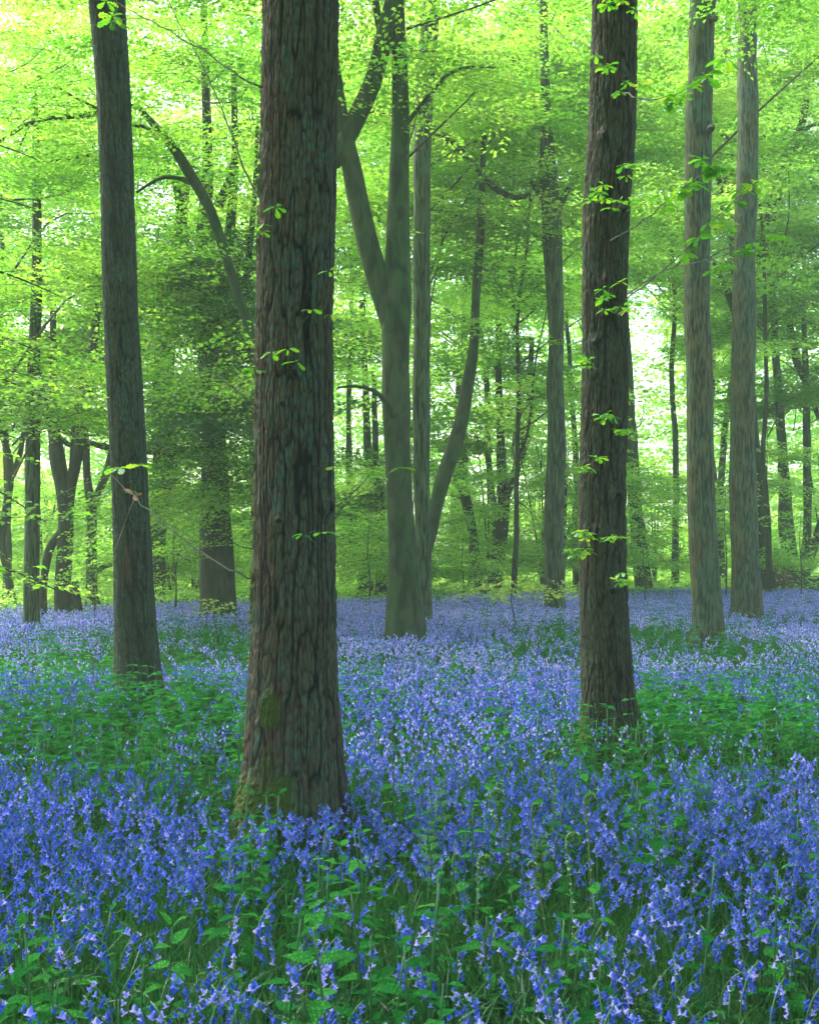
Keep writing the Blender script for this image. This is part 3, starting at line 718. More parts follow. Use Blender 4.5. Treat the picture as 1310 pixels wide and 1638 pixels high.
# curved stem from behind the middle oak
t = tree('beech_tree', 'curved beech stem arching up left from behind the thickest oak', 17.5, 445,
     [[(450, 900, 26), (446, 800, 22), (440, 700, 20), (425, 610, 18), (408, 552, 17), (392, 505, 16), (374, 450, 16), (358, 400, 16), (346, 360, 17), (330, 320, 17), (308, 285, 17), (288, 250, 16), (262, 215, 13), (238, 190, 10), (215, 166, 8), (190, 168, 7), (155, 182, 8), (105, 187, 8), (55, 193, 8), (28, 208, 6), (0, 228, 5), (-40, 250, 4)],
      [(305, 292, 9), (285, 285, 7), (262, 284, 6), (242, 293, 5), (218, 308, 4)], [(248, 212, 7), (230, 202, 6), (212, 200, 5), (160, 175, 5), (120, 155, 4), (95, 140, 3)],
      [(155, 245, 4), (125, 252, 4), (80, 258, 3)]], 'beech_bark')
add_crown(t, 17.5, 210, 90, 460, 380, 14, 22, ls=.08, limbs=0)
add_crown(t, 17.5, 330, 560, 150, 200, 3, 16, ls=.08, limbs=0)
# wide tree behind left
t = tree('beech_tree', 'broad beech bole between the left and the thickest oak, half hidden by leaves', 23, 348,
     [[(349, 960, 58), (346, 900, 55), (344, 800, 46), (342, 700, 38), (338, 600, 32), (330, 500, 28), (325, 400, 25), (332, 300, 20), (332, 220, 15), (330, 120, 14), (325, 0, 10)],
      [(340, 560, 26), (360, 440, 20), (372, 330, 14), (376, 230, 11), (374, 120, 9)], [(325, 480, 20), (300, 400, 16), (288, 330, 12), (280, 280, 10)],
      [(345, 700, 14), (310, 720, 14), (250, 722, 12), (175, 716, 11), (140, 706, 9), (110, 692, 7), (95, 680, 4)], [(350, 330, 16), (366, 290, 13), (380, 240, 10)],
      [(352, 560, 18), (385, 500, 13), (400, 400, 10), (408, 300, 8), (412, 200, 6)]], 'dark_bark')
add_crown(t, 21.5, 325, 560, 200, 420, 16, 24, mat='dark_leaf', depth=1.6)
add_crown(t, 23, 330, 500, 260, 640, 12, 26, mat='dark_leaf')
add_crown(t, 21.5, 320, 330, 330, 760, 24, 22)
add_crown(t, 21, 335, 800, 190, 170, 9, 18, limbs=0)
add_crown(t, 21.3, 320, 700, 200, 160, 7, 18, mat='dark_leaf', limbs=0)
t = tree('beech_tree', 'dark leafy trunk hidden behind the leaning left oak', 30, 262,
     [[(255, 930, 20), (252, 860, 28), (262, 760, 38), (265, 680, 38), (262, 600, 34), (270, 500, 30), (285, 400, 24), (300, 260, 16)]], 'dark_bark')
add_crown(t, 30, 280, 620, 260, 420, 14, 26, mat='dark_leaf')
# left group
t = tree('oak_tree', 'pale upright trunk nearest the left edge', 20, 52,
     [[(52, 970, 26), (52, 880, 25), (54, 780, 24), (53, 680, 22), (54, 580, 20), (60, 450, 17), (60, 300, 14), (55, 150, 10)]], 'oak_far')
add_crown(t, 19, 30, 420, 360, 620, 22, 24)
t = tree('beech_tree', 'dark many stemmed beech at left, widest of the left group', 24.5, 100,
     [[(101, 950, 26), (104, 880, 26), (106, 830, 24), (100, 780, 22), (92, 730, 24), (88, 670, 14), (86, 600, 12), (84, 480, 10)],
      [(108, 840, 20), (112, 790, 18), (122, 740, 18), (132, 680, 20), (142, 610, 20), (152, 540, 14), (160, 440, 10)], [(100, 850, 14), (80, 880, 14), (72, 930, 12), (70, 985, 14)],
      [(92, 740, 20), (84, 690, 12), (70, 640, 10), (58, 560, 7)], [(112, 790, 12), (118, 720, 10), (122, 660, 9), (132, 600, 7)],
      [(118, 930, 16), (124, 985, 20)], [(95, 700, 10), (112, 712, 8), (140, 716, 6)]], 'dark_bark')
add_crown(t, 27.5, 110, 480, 300, 520, 16, 24)
t = tree('beech_tree', 'V forked dark trunk touching the leaning left oak', 30, 148,
     [[(148, 950, 20), (148, 900, 18), (148, 850, 16), (147, 815, 18), (141, 770, 13), (138, 720, 13), (136, 660, 9), (150, 560, 7)], [(148, 820, 12), (160, 785, 12), (172, 755, 12), (185, 700, 10), (195, 620, 7)],
      [(150, 920, 8), (165, 908, 8), (180, 903, 6)]], 'dark_bark')
add_crown(t, 30, 160, 560, 260, 360, 12, 24)
t = tree('small_tree', 'leaning dark stems cut by the left edge of the picture', 30, 20,
     [[(20, 955, 14), (12, 910, 12), (2, 870, 12), (8, 830, 13), (16, 780, 12), (14, 730, 12), (4, 690, 10), (-10, 630, 8)], [(14, 770, 10), (28, 740, 9), (38, 700, 8), (44, 640, 6)]], 'dark_bark')
add_crown(t, 30, -30, 500, 260, 500, 12, 24)
# left of the forked beech
t = tree('small_tree', 'thin stem leaning left between the thickest oak and the forked beech', 37, 577,
     [[(577, 940, 9), (570, 900, 9), (563, 860, 9), (558, 800, 8), (556, 700, 7), (560, 560, 6)]], 'beech_bark')
t = tree('beech_tree', 'stout mossy stem close left of the forked beech, far back', 38, 588,
     [[(588, 940, 20), (590, 880, 18), (594, 820, 16), (590, 740, 13), (585, 640, 11), (580, 480, 9)]], 'beech_bark')
add_crown(t, 38, 575, 600, 200, 460, 14, 24)
t = tree('beech_tree', 'dark stem almost hidden by the left side of the forked beech', 36, 610,
     [[(609, 940, 20), (608, 880, 18), (606, 800, 15), (600, 720, 11), (598, 600, 8)]], 'dark_bark')
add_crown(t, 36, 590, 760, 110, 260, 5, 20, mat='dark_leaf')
t = tree('beech_tree', 'hazy pale bole seen between the leaning trunk and the small Y forked stem', 52, 727,
     [[(727, 920, 26), (727, 870, 22), (728, 820, 20), (732, 740, 17), (735, 600, 12)]], 'beech_bark')
add_crown(t, 52, 720, 420, 260, 500, 14, 22)

# trees of the far part of the wood
def far_trees():
    rs = np.random.RandomState(21)
    spots = []
    for Y0, n in ((34, 4), (42, 6), (50, 8)):
        for i in range(n):
            u = -.44+.88*(i+.5)/n+rs.uniform(-.03, .03)
            spots.append((u, Y0+rs.uniform(-3, 3)))
    spots += [(.16, 47), (.27, 49)]
    for u, Y in spots:
        px = HX+u*F
        t = thing('background_tree', 'slender hazy tree standing far back in the wood', 'tree', (u*Y, Y, 0), 'trees far back in the wood')
        wd = rs.uniform(8, 16); ln = rs.uniform(-40, 40)
        mb = MB(); gy = HY+F*EYE/Y
        rows = [(px, gy+5, wd*1.4), (px, gy-8, wd*1.1)]
        for k in range(1, 8):
            rows.append((px+ln*(k/7)**1.3+rs.uniform(-7, 7), gy-k*115, wd*(1-.1*k)))
        limb(mb, rows, Y, 26, 8, seed=rs.randint(90))
        mb.build('trunk', M['dark_bark' if rs.uniform() < .25 else 'beech_bark'], t, smooth=True)
        k = rs.randint(1, 7); q = rows[2+min(k, 5)]
        mb = MB(); sgn = rs.choice([-1, 1]); limb(mb, [(q[0], q[1], q[2]*.7), (q[0]+sgn*20, q[1]-60, q[2]*.55), (q[0]+sgn*30, q[1]-160, q[2]*.35), (q[0]+sgn*50, q[1]-260, q[2]*.2)], Y, 14, 6)
        mb.build('limb', M['dark_bark'], t, smooth=True)
        c = W(px+ln*.5, 250+rs.uniform(-120, 120), Y)
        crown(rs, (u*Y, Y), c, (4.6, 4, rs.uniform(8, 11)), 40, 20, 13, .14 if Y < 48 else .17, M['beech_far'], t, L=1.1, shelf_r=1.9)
far_trees()

# shrubs and young growth standing between the far trunks
def shrubs():
    rs = np.random.RandomState(27)
    for i in range(28):
        Y = rs.uniform(33, 60); u = -.42+.84*((i*.618) % 1)+rs.uniform(-.02, .02)
        zt = rs.uniform(2.5, 7.5)
        t = thing('shrub', 'bright leafy shrub filling the space between far trunks', 'shrub', (u*Y, Y, 0), 'shrubs between the far trunks')
        mb = MB()
        for k in range(4):
            a = rs.uniform(0, 6.28); r = rs.uniform(.2, 1.2)
            tube(mb, smooth_path(np.array([[u*Y, Y, -.1], [u*Y+r*.3*math.cos(a), Y+r*.3*math.sin(a), zt*.4], [u*Y+r*math.cos(a), Y+r*math.sin(a), zt]]), 8), np.linspace(.05, .01, 8), 5)
        mb.build('stems', M['dark_bark'], t, smooth=True)
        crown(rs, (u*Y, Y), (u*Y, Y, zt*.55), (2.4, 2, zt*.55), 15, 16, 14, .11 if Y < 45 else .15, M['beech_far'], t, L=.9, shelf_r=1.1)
shrubs()

# a beech just outside the left edge hangs its boughs into the picture
def left_boughs():
    rs = np.random.RandomState(31)
    t = thing('beech_tree', 'pale leafy beech boughs hanging in from the left edge', 'tree', (-5.2, 10.5, 0))
    mb = MB(); tube(mb, smooth_path(np.array([[-5.2, 10.5, -.2], [-5.15, 10.5, 2], [-5.3, 10.5, 5], [-5.2, 10.4, 9]]), 30), np.linspace(.24, .12, 30), 12, lumps=.06)
    mb.build('trunk', M['beech_bark'], t, smooth=True)
    for (x0, y0, x1, y1, Y, ns) in ((-120, 540, 70, 560, 10, 20), (-120, 600, 90, 640, 9.6, 18), (-120, 760, 75, 830, 9.6, 20), (-140, 700, 40, 700, 10, 9), (-120, 900, 115, 950, 9.8, 24),
                                    (-120, 330, 60, 330, 11, 18), (-120, 430, 100, 470, 10.6, 20), (-130, 230, 60, 250, 11.5, 14)):
        mb = MB(); a = W(x0, y0, Y); b = W(x1, y1, Y); b[2] -= .03
        st = np.array([-5.2, 10.5, a[2]-.25]); pth = smooth_path(np.array([st, a, (a+b)/2+[0, 0, .12], b]), 16)
        tube(mb, pth, np.linspace(.028, .004, 16), 5, 1)
        tt = rs.uniform(.35, 1, ns); C = pth[(tt*15).astype(int)]+rs.normal(0, 1, (ns, 3))*np.array([.12, .28, .07])
        add_sprays(mb, rs, C, rs.normal(-.1, .6, ns), .45*rs.uniform(.7, 1.3, ns), 16, .065, tpl=(LEAF6_T, LEAF6_F), droop=.3)
        mb.build('leafy_bough', [M['beech'], M['twig']], t)
left_boughs()

# understorey saplings: low sprays
def saplings():
    rs = np.random.RandomState(41)
    spec = [(820, 1050, 20, 250, 90, 22, 'pale_leaf', 'thin young sapling with pale flat leaves right of the forked beech'),
            (345, 1040, 17, 45, 50, 3, 'pale_leaf', 'small yellowish sapling left of the thickest oak'),
            (440, 900, 24, 120, 160, 12, 'beech', 'leafy low sapling just behind the thickest oak'),
            (150, 900, 24, 110, 120, 14, 'beech', 'leafy sapling between the two left trunks'),
            (420, 800, 22, 90, 200, 12, 'beech', 'tall leafy sapling left of the thickest oak'),
            (280, 840, 25, 140, 240, 22, 'beech', 'bushy bright sapling between the left oaks'),
            (1030, 880, 30, 150, 120, 12, 'beech', 'low bush right of the dark knotty oak'),
            (960, 860, 33, 90, 160, 12, 'beech', 'light bush behind the dark knotty oak'),
            (1160, 800, 33, 80, 260, 14, 'beech', 'leafy sapling between the right pair'),
            (590, 860, 30, 120, 140, 12, 'beech', 'bush left of the forked beech foot'),
            (740, 880, 34, 120, 120, 12, 'beech', 'bush right of the forked beech foot'),
            (1280, 840, 33, 120, 160, 12, 'beech', 'bush by the right edge'),]
    for (px, py, Y, wd, hg, n, mt, lab) in spec:
        x = W(px, py, Y)[0]; t = thing('sapling', lab, 'sapling', (x, Y, 0))
        low = (px == 820 or px == 345)
        cz = .9 if px == 820 else (.75 if px == 345 else W(px, py, Y)[2])
        mb = MB()
        p = smooth_path(np.array([[x, Y, -.1], [x+.03, Y, cz*.4], [x-.03, Y, cz*.8], [x+.02, Y, cz*1.2+.1]]), 14)
        tube(mb, p, np.linspace(.018 if low else .03, .004, 14), 6); mb.build('stem', M['twig'], t, smooth=True)
        mb = MB(); k = n*6 if not low else n*2
        r = np.sqrt(rs.uniform(0, 1, k)); an = rs.uniform(0, 6.283, k)
        rx = wd/2/F*Y; rz = hg/2/F*Y if not low else .22
        C = np.stack([x+r*np.cos(an)*rx, Y+r*np.sin(an)*min(rx, 1.5), cz+rs.uniform(-1, 1, k)*rz*np.sqrt(1-r*r*.9)], -1)
        C[:, 2] = np.maximum(C[:, 2], .35)
        add_sprays(mb, rs, C, an+rs.normal(0, .4, k), (.45 if low else .6)*rs.uniform(.7, 1.3, k), 14, .08 if Y < 28 else .1)
        mb.build('crown', [M[mt], M['twig']], t)
saplings()

# fallen root plate at the right
def root_plate():
    Y = 40; x = W(1243, 925, Y)[0]
    t = thing('fallen_tree', 'brown earthy root plate of a fallen tree at the right, far back', 'fallen tree', (x, Y, 0))
    mb = MB()
    n, s = 12, 20
    th = np.arange(s)/s*2*np.pi
    v = []
    for i in range(n):
        q = i/(n-1); r = .62*np.sqrt(max(0, 1-(2*q-1)**2))+.02
        rr = r*(1+.22*noise3(np.cos(th)*2, np.sin(th)*2, th*0+q*3, 5))
        v.append(np.stack([x+rr*np.cos(th)*.8, np.full(s, Y+(q-.5)*.5), .45+rr*np.sin(th)], -1))
    v = np.array(v); i = np.arange(n-1)[:, None]*s; j = np.arange(s)[None]
    mb.add(v, np.stack([i+j, i+(j+1) % s, i+s+(j+1) % s, i+s+j], -1).reshape(-1, 4))
    mb.build('root_plate', M['earth'], t, smooth=True)
    mb = MB(); tube(mb, smooth_path(np.array([[x, Y+.1, .45], [x+1.5, Y+1.2, .4], [x+4, Y+3, .3]]), 12), np.linspace(.3, .2, 12), 10, lumps=.06)
    mb.build('trunk', M['dark_bark'], t, smooth=True)
    for k in range(7):
        a = k*.9+.3; mb = MB(); d = np.array([math.cos(a), -.25, math.sin(a)])
        p0 = np.array([x, Y-.1, .45])
        tube(mb, smooth_path(np.array([p0+d*.2, p0+d*.6, p0+d*.85+[0, 0, -.08]]), 6), np.linspace(.07, .015, 6), 5)
        mb.build('root', M['earth'], t, smooth=True)
root_plate()

# ------------------------------------------------------------------ undergrowth and far hedge beyond the flowers
def fe(x):      # far edge of the bluebells
    return 31+np.clip(x, -10, 12)*.6
def undergrowth():
    rs = np.random.RandomState(51)
    mb = MB(); k = 9000
    Y = rs.uniform(22, 66, k); X = rs.uniform(-.44, .44, k)*Y
    m = Y > fe(X)+rs.normal(0, 1.0, k); X = X[m]; Y = Y[m]; k = len(X)
    h = (.25+.5*np.clip(noise3(X*.35, Y*.35, X*0, 8)+.3, 0, 1.2))*rs.uniform(.5, 1.2, k)
    C = np.stack([X, Y, ground_z(X, Y)+h*rs.uniform(.3, 1, k)], -1)
    add_sprays(mb, rs, C, rs.uniform(0, 6.28, k), .7*rs.uniform(.6, 1.3, k), 12, .12, droop=.3, twig=0, jit=.6)
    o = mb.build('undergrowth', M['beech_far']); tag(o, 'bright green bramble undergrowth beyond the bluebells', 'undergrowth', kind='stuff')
    mb = MB(); k = 13000
    u = rs.uniform(-.5, .5, k); Y = rs.uniform(70, 82, k)
    top = 16+10*np.abs(noise3(u*9, u*0, u*0, 6))
    z = rs.uniform(0, 1, k)**.9*top
    C = np.stack([u*Y, Y, z], -1); C = C[gap_keep(C) | (rs.uniform(0, 1, k) < .4)]; k = len(C)
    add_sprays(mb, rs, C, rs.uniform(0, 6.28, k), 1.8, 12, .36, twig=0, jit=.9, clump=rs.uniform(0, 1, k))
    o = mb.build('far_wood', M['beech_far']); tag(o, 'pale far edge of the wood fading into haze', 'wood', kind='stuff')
undergrowth()

# ------------------------------------------------------------------ the floor: bluebells, nettles, grass, ferns
TRUNKS = [(W(466, 0, 6.0)[0], 6.0, .36), (W(222, 0, 11.2)[0], 11.2, .34), (W(975, 0, 8.3)[0], 8.3, .33)]+[(x, Y, .35 if Y < 30 else .3) for _, x, Y in TREES]
def clear_of_trunks(X, Y, pad=0.0):
    m = np.ones(len(X), bool)
    for x, y, r in TRUNKS: m &= (X-x)**2+(Y-y)**2 > (r*.85+pad)**2
    return m
def GP(px, py, z=.32):
    Y = (EYE-z)*F/(py-HY); return ((px-HX)/F*Y, Y)
GREEN = []
for (px, py, rx, ry, s) in ((110, 1160, 260, 60, 1.0), (1140, 1140, 170, 45, 1.2), (200, 1040, 200, 22, .7), (1110, 1015, 110, 25, .9), (470, 1390, 150, 45, .9), (60, 1560, 130, 80, .9), (860, 1400, 110, 60, .5),
                            (330, 1240, 60, 40, .5), (280, 1500, 150, 50, .5), (1060, 1330, 60, 50, .5), (880, 1010, 90, 20, .6), (980, 1200, 90, 30, .9), (1130, 1600, 120, 40, .5), (300, 1010, 120, 20, .7), (250, 1110, 90, 30, .8), (330, 1420, 90, 50, .7), (700, 1520, 100, 60, .5), (1250, 1540, 80, 60, .5), (180, 1450, 90, 40, .5)):
    x, y = GP(px, py); x2, _ = GP(px+rx, py); _, ya = GP(px, py-ry); _, yb = GP(px, py+ry)
    GREEN.append((x, y, abs(x2-x), abs(ya-yb)/2, s*1.2))
def green(X, Y):
    g = .22-.02*np.clip((7.5-Y)/2, 0, 1)+.02*np.clip((Y-8)/6, 0, 1)+.32*noise3(X*.7, Y*.45, X*0, 17)+.25*noise3(X*2.1, Y*1.6, X*0, 18)
    for x, y, rx, ry, s in GREEN:
        g = g+s*np.exp(-((X-x)/rx)**2-((Y-y)/ry)**2)
    return np.clip(g, 0, 1)

def scatter(rs, y0, y1, dens, marg=.03, extra=.6):
    A = (y1**2-y0**2)*(.364+marg)+2*extra*(y1-y0); n = int(A*dens)
    Y = np.sqrt(rs.uniform(y0**2, y1**2, n)); X = rs.uniform(-1, 1, n)*((.364+marg)*Y+extra)
    return X, Y

# bell templates: along = hanging direction
def bell_template(sides, rings, tips):
    v = []; th = np.arange(sides)/sides*2*np.pi
    for (a, r) in rings: v += [[a, r*math.cos(q), r*math.sin(q)] for q in th]
    nr = len(rings); fs = []
    i = np.arange(nr-1)[:, None]*sides; j = np.arange(sides)[None]
    fs.append(np.stack([i+j, i+(j+1) % sides, i+sides+(j+1) % sides, i+sides+j], -1).reshape(-1, 4))
    if tips:
        b = len(v); a, r = rings[-1]
        tri = []
        for k, q in enumerate(th):
            qm = q+math.pi/sides
            v += [[a+.12, r*1.6*math.cos(qm), r*1.6*math.sin(qm)], [a-.06, r*2.6*math.cos(qm), r*2.6*math.sin(qm)]]
            base = (nr-1)*sides
            tri += [[base+k, base+(k+1) % sides, b+2*k]]
            tri += [[base+k, b+2*k, b+2*k+1]]; tri += [[base+(k+1) % sides, b+2*k+1, b+2*k]]
        fs.append(np.array(tri))
    return np.array(v), fs
BELL_HI = bell_template(6, [(0, .05), (.08, .17), (.45, .20), (.80, .22)], True)
BELL_MID = bell_template(4, [(0, .06), (.5, .24), (1.0, .38)], False)
BELL_LO = (np.array([[0, 0, 0], [.9, .34, .1], [1.0, -.2, .3], [.9, -.2, -.32]]), np.array([[0, 1, 2], [0, 2, 3], [0, 3, 1]]))

def plant_curves(rs, n, hmin, hmax):
    h = rs.uniform(hmin, hmax, n); az = rs.uniform(0, 2*np.pi, n); ln = rs.uniform(.0, .12, n)
    return h, az, ln
def stem_pts(base, h, az, ln, s):
    """points on the arching stem, s in 0..1 (arrays broadcast)"""
    nod = np.where(s > .72, (s-.72)/.28, 0.)
    d = np.stack([np.cos(az), np.sin(az)], -1)
    x = base[..., 0]+d[..., 0]*(ln*s**2*h+.055*nod**1.5); y = base[..., 1]+d[..., 1]*(ln*s**2*h+.055*nod**1.5)
    z = base[..., 2]+h*(s-.06*nod**2.2*1.2)
    return np.stack([x, y, z], -1)

def bulk_bluebells(mb, rs, X, Y, tpl, nb, size, seg, r_stem, h0=.26, h1=.42, pale=0.0):  # pale: lightens distant bells, mist put into the petal colour
    n = len(X); base = np.stack([X, Y, ground_z(X, Y)-.02], -1)
    h, az, ln = plant_curves(rs, n, h0, h1)
    cl = np.clip(.5+.35*noise3(X*1.2, Y*1.2, X*0, 61)+rs.normal(0, .15, n), 0, 1)
    # stems as crossed ribbons / triangular tubes
    ss = np.linspace(0, 1, seg+1)
    P = np.stack([stem_pts(base, h, az, ln, np.full(n, s)) for s in ss], 1)
    k3 = np.array([[math.cos(a), math.sin(a), 0] for a in (0, 2.1, 4.2)])*r_stem
    V = P[:, :, None, :]+k3[None, None]
    per = (seg+1)*3; i = np.arange(seg)[:, None]*3; j = np.arange(3)[None]
    q = np.stack([i+j, i+(j+1) % 3, i+3+(j+1) % 3, i+3+j], -1).reshape(-1, 4)
    mb.add(V.reshape(-1, 3), (q[None]+(np.arange(n)*per)[:, None, None]).reshape(-1, 4), 1, np.repeat(rs.uniform(0, 1, n), per), .5)
    # bells
    s = .66+.34*(np.arange(nb)[None]+rs.uniform(0, .8, (n, nb)))/nb
    bb = np.repeat(base[:, None], nb, 1)
    at = stem_pts(bb, h[:, None], np.repeat(az[:, None], nb, 1), ln[:, None], s)
    side = az[:, None]+rs.normal(0, 1.1, (n, nb))
    at = at+np.stack([np.cos(side), np.sin(side), np.zeros_like(side)], -1)*size*.35
    D = norm(np.stack([np.cos(side)*.55, np.sin(side)*.55, -np.ones_like(side)+.5*(s-.66)/.34*0], -1)+rs.normal(0, .22, (n, nb, 3)))
    D = D.reshape(-1, 3); ref = rs.normal(0, 1, D.shape); S = norm(np.cross(ref, D)); N = np.cross(D, S)
    sz = size*rs.uniform(.75, 1.2, n*nb)
    stamp(mb, tpl[0], tpl[1], at.reshape(-1, 3), D, S, N, sz, sz, sz, 0, pale+rs.uniform(0, .9, n*nb)**1.4, np.repeat(cl, nb), tip=.5)

def bluebells():
    rs = np.random.RandomState(71)
    # --- individually built ones, the nearest 300
    Xn, Yn = scatter(rs, 2.3, 6.8, 190, .02, 2.6)
    keep = (rs.uniform(0, 1, len(Xn)) > green(Xn, Yn)*.85) & clear_of_trunks(Xn, Yn)
    Xn, Yn = Xn[keep], Yn[keep]; o = np.argsort(Yn+50*((np.abs(Xn) > .37*Yn+.05) | (Yn < 2.45))); Xn, Yn = Xn[o], Yn[o]
    mats = [M['bell'], M['stem']]
    fl_mesh = []
    for k in range(5):
        mb = MB(); stamp(mb, BELL_HI[0], BELL_HI[1], np.zeros((1, 3)), np.array([[0, 0, -1.]]), np.array([[1., 0, 0]]), np.array([[0, -1., 0]]), .020, r=(.0, .15, .35, .55, .8)[k], c=(.3, .4, .5, .7, .9)[k], tip=.5)
        fl_mesh.append(mb.mesh('flower', M['bell'], smooth=False))
    protos = []
    for k in range(7):
        h, az, ln = rs.uniform(.30, .44), rs.uniform(0, 6.28), rs.uniform(0, .12)
        root = thing('bluebell', 'single nodding bluebell with violet blue bells in the foreground', 'bluebell', (0, 0, 0), 'bluebells standing nearest in the foreground')
        mb = MB(); base = np.array([0, 0, -.02])
        s = np.linspace(0, 1, 12); pts = np.array([stem_pts(base, h, az, ln, np.float64(q)) for q in s])
        tube(mb, pts, np.linspace(.0032, .0016, 12), 5, r=rs.uniform()); mb.build('stem', M['stem'], root, smooth=True)
        mb = MB()
        for b in range(3):
            a = rs.uniform(0, 6.28); L_ = rs.uniform(.18, .3); d = np.array([math.cos(a), math.sin(a), 0]); sd = np.array([-d[1], d[0], 0])
            q = np.linspace(0, 1, 7)[:, None]; c = d*L_*.7*q**1.3+np.array([0, 0, 1.])*(L_*(q-.55*q**2.4))
            wv = .006*np.sin(np.pi*np.clip(q*.9+.08, 0, 1))+.001
            v = np.concatenate([c-sd*wv, c-[0, 0, .003], c+sd*wv]); f = [[m_*7+i, (m_+1)*7+i, (m_+1)*7+i+1, m_*7+i+1] for m_ in (0, 1) for i in range(6)]
            mb.add(v, np.array(f), 0, rs.uniform(), rs.uniform())
        mb.build('leaves', M['grass'], root)
        nb = rs.randint(6, 11)
        for b in range(nb):
            sp = .68+.32*(b+rs.uniform(0, .5))/nb; p = stem_pts(base, h, az, ln, np.float64(sp))
            sa = az+rs.normal(0, .9); tilt = rs.uniform(.25, .8)
            f = bpy.data.objects.new('flower', fl_mesh[rs.randint(5)]); COL.objects.link(f); f.parent = root
            d = Vector((math.cos(sa)*math.sin(tilt), math.sin(sa)*math.sin(tilt), -math.cos(tilt)))
            f.location = Vector(p)+Vector((math.cos(sa), math.sin(sa), 0))*.007
            f.rotation_euler = (-d).to_track_quat('Z', 'Y').to_euler(); sz = rs.uniform(.8, 1.15); f.scale = (sz, sz, sz)
        protos.append(root)
    def copy_tree(root):
        c = root.copy(); COL.objects.link(c)
        for ch in root.children:
            q = ch.copy(); COL.objects.link(q); q.parent = c
        return c
    for i in range(300):
        r_ = protos[i] if i < len(protos) else copy_tree(protos[rs.randint(len(protos))])
        r_.location = (Xn[i], Yn[i], float(ground_z(Xn[i], Yn[i]))); r_.rotation_euler = (0, 0, rs.uniform(0, 6.28)); sz = rs.uniform(.85, 1.15); r_.scale = (sz,)*3
    # --- all the others
    mb = MB()
    bulk_bluebells(mb, rs, Xn[300:], Yn[300:], BELL_HI, 9, .0195, 5, .0022, .28, .45)
    X, Y = scatter(rs, 6.8, 12.5, 150, .03, 2.6); k = (rs.uniform(0, 1, len(X)) > green(X, Y)*.9) & clear_of_trunks(X, Y)
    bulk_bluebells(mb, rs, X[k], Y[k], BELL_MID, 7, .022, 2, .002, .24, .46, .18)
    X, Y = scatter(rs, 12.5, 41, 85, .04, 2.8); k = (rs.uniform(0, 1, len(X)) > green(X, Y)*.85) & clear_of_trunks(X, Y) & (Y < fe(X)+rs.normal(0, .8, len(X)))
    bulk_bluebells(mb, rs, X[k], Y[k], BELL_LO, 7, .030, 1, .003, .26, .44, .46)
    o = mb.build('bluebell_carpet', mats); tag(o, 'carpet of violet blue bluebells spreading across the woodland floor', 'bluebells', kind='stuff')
bluebells()

# nettle-like plants
def nleaf_template(n=9, teeth=True):
    s = np.linspace(0, 1, n); wd = .28*np.sin(np.pi*s**.62)**.9
    wd[0] = .01; wd[-1] = .005
    if teeth: wd[1:-1] *= 1+.16*np.where(np.arange(n-2) % 2 == 0, 1, -1)
    z = -.30*s**2
    v = np.concatenate([np.stack([s-.02, -wd, z+.16*wd+.0], -1), np.stack([s, 0*s, z-.03], -1), np.stack([s-.02, wd, z+.16*wd], -1)])
    f = np.array([[m_*n+i, (m_+1)*n+i, (m_+1)*n+i+1, m_*n+i+1] for m_ in (0, 1) for i in range(n-1)])
    return v, f
NL_HI = nleaf_template(14); NL_MID = nleaf_template(6, False); NL_LO = (np.array([[0, 0, 0], [.4, .33, 0], [1, 0, -.25], [.4, -.33, 0]]), LEAF_F)

def nettle_geo(mb_leaf, mb_stem, rs, base, h, ls, tpl, tiers, sides=5, cl=None, wide=1.0, rise=0.0):
    base = np.asarray(base, float); ln = rs.normal(0, .08, 2)
    top = base+np.array([ln[0]*h, ln[1]*h, h])
    if sides: tube(mb_stem, smooth_path(np.array([base-[0, 0, .05], base*.5+top*.5+np.array([ln[0], ln[1], 0])*-.02, top]), 7), np.linspace(.004, .002, 7)*max(1, h/.4), sides, 1 if mb_stem is mb_leaf else 0)
    a0 = rs.uniform(0, 3.14); cl = rs.uniform() if cl is None else cl
    for k in range(tiers):
        q = .25+.75*k/(tiers-1) if tiers > 1 else 1
        sz = ls*(1.0-(.55-.3*rise)*max(0, q-.6)/.4)*rs.uniform(.8, 1.15)
        p = base+(top-base)*q
        for d_ in (0, math.pi):
            a = a0+k*math.pi/2+d_+rs.normal(0, .15); el = rs.uniform(-.1, .35)+(.5+rise)*max(0, q-.7)*2.2
            D = np.array([[math.cos(a)*math.cos(el), math.sin(a)*math.cos(el), math.sin(el)]])
            up = np.array([[0, 0, 1.]])+rs.normal(0, .18, (1, 3)); S = norm(np.cross(up, D)); N = np.cross(D, S)
            stamp(mb_leaf, tpl[0], tpl[1], (p+D[0]*.012)[None], D, S, N, sz, sz*wide, sz, 0, np.array([rs.uniform()]), np.array([cl]))

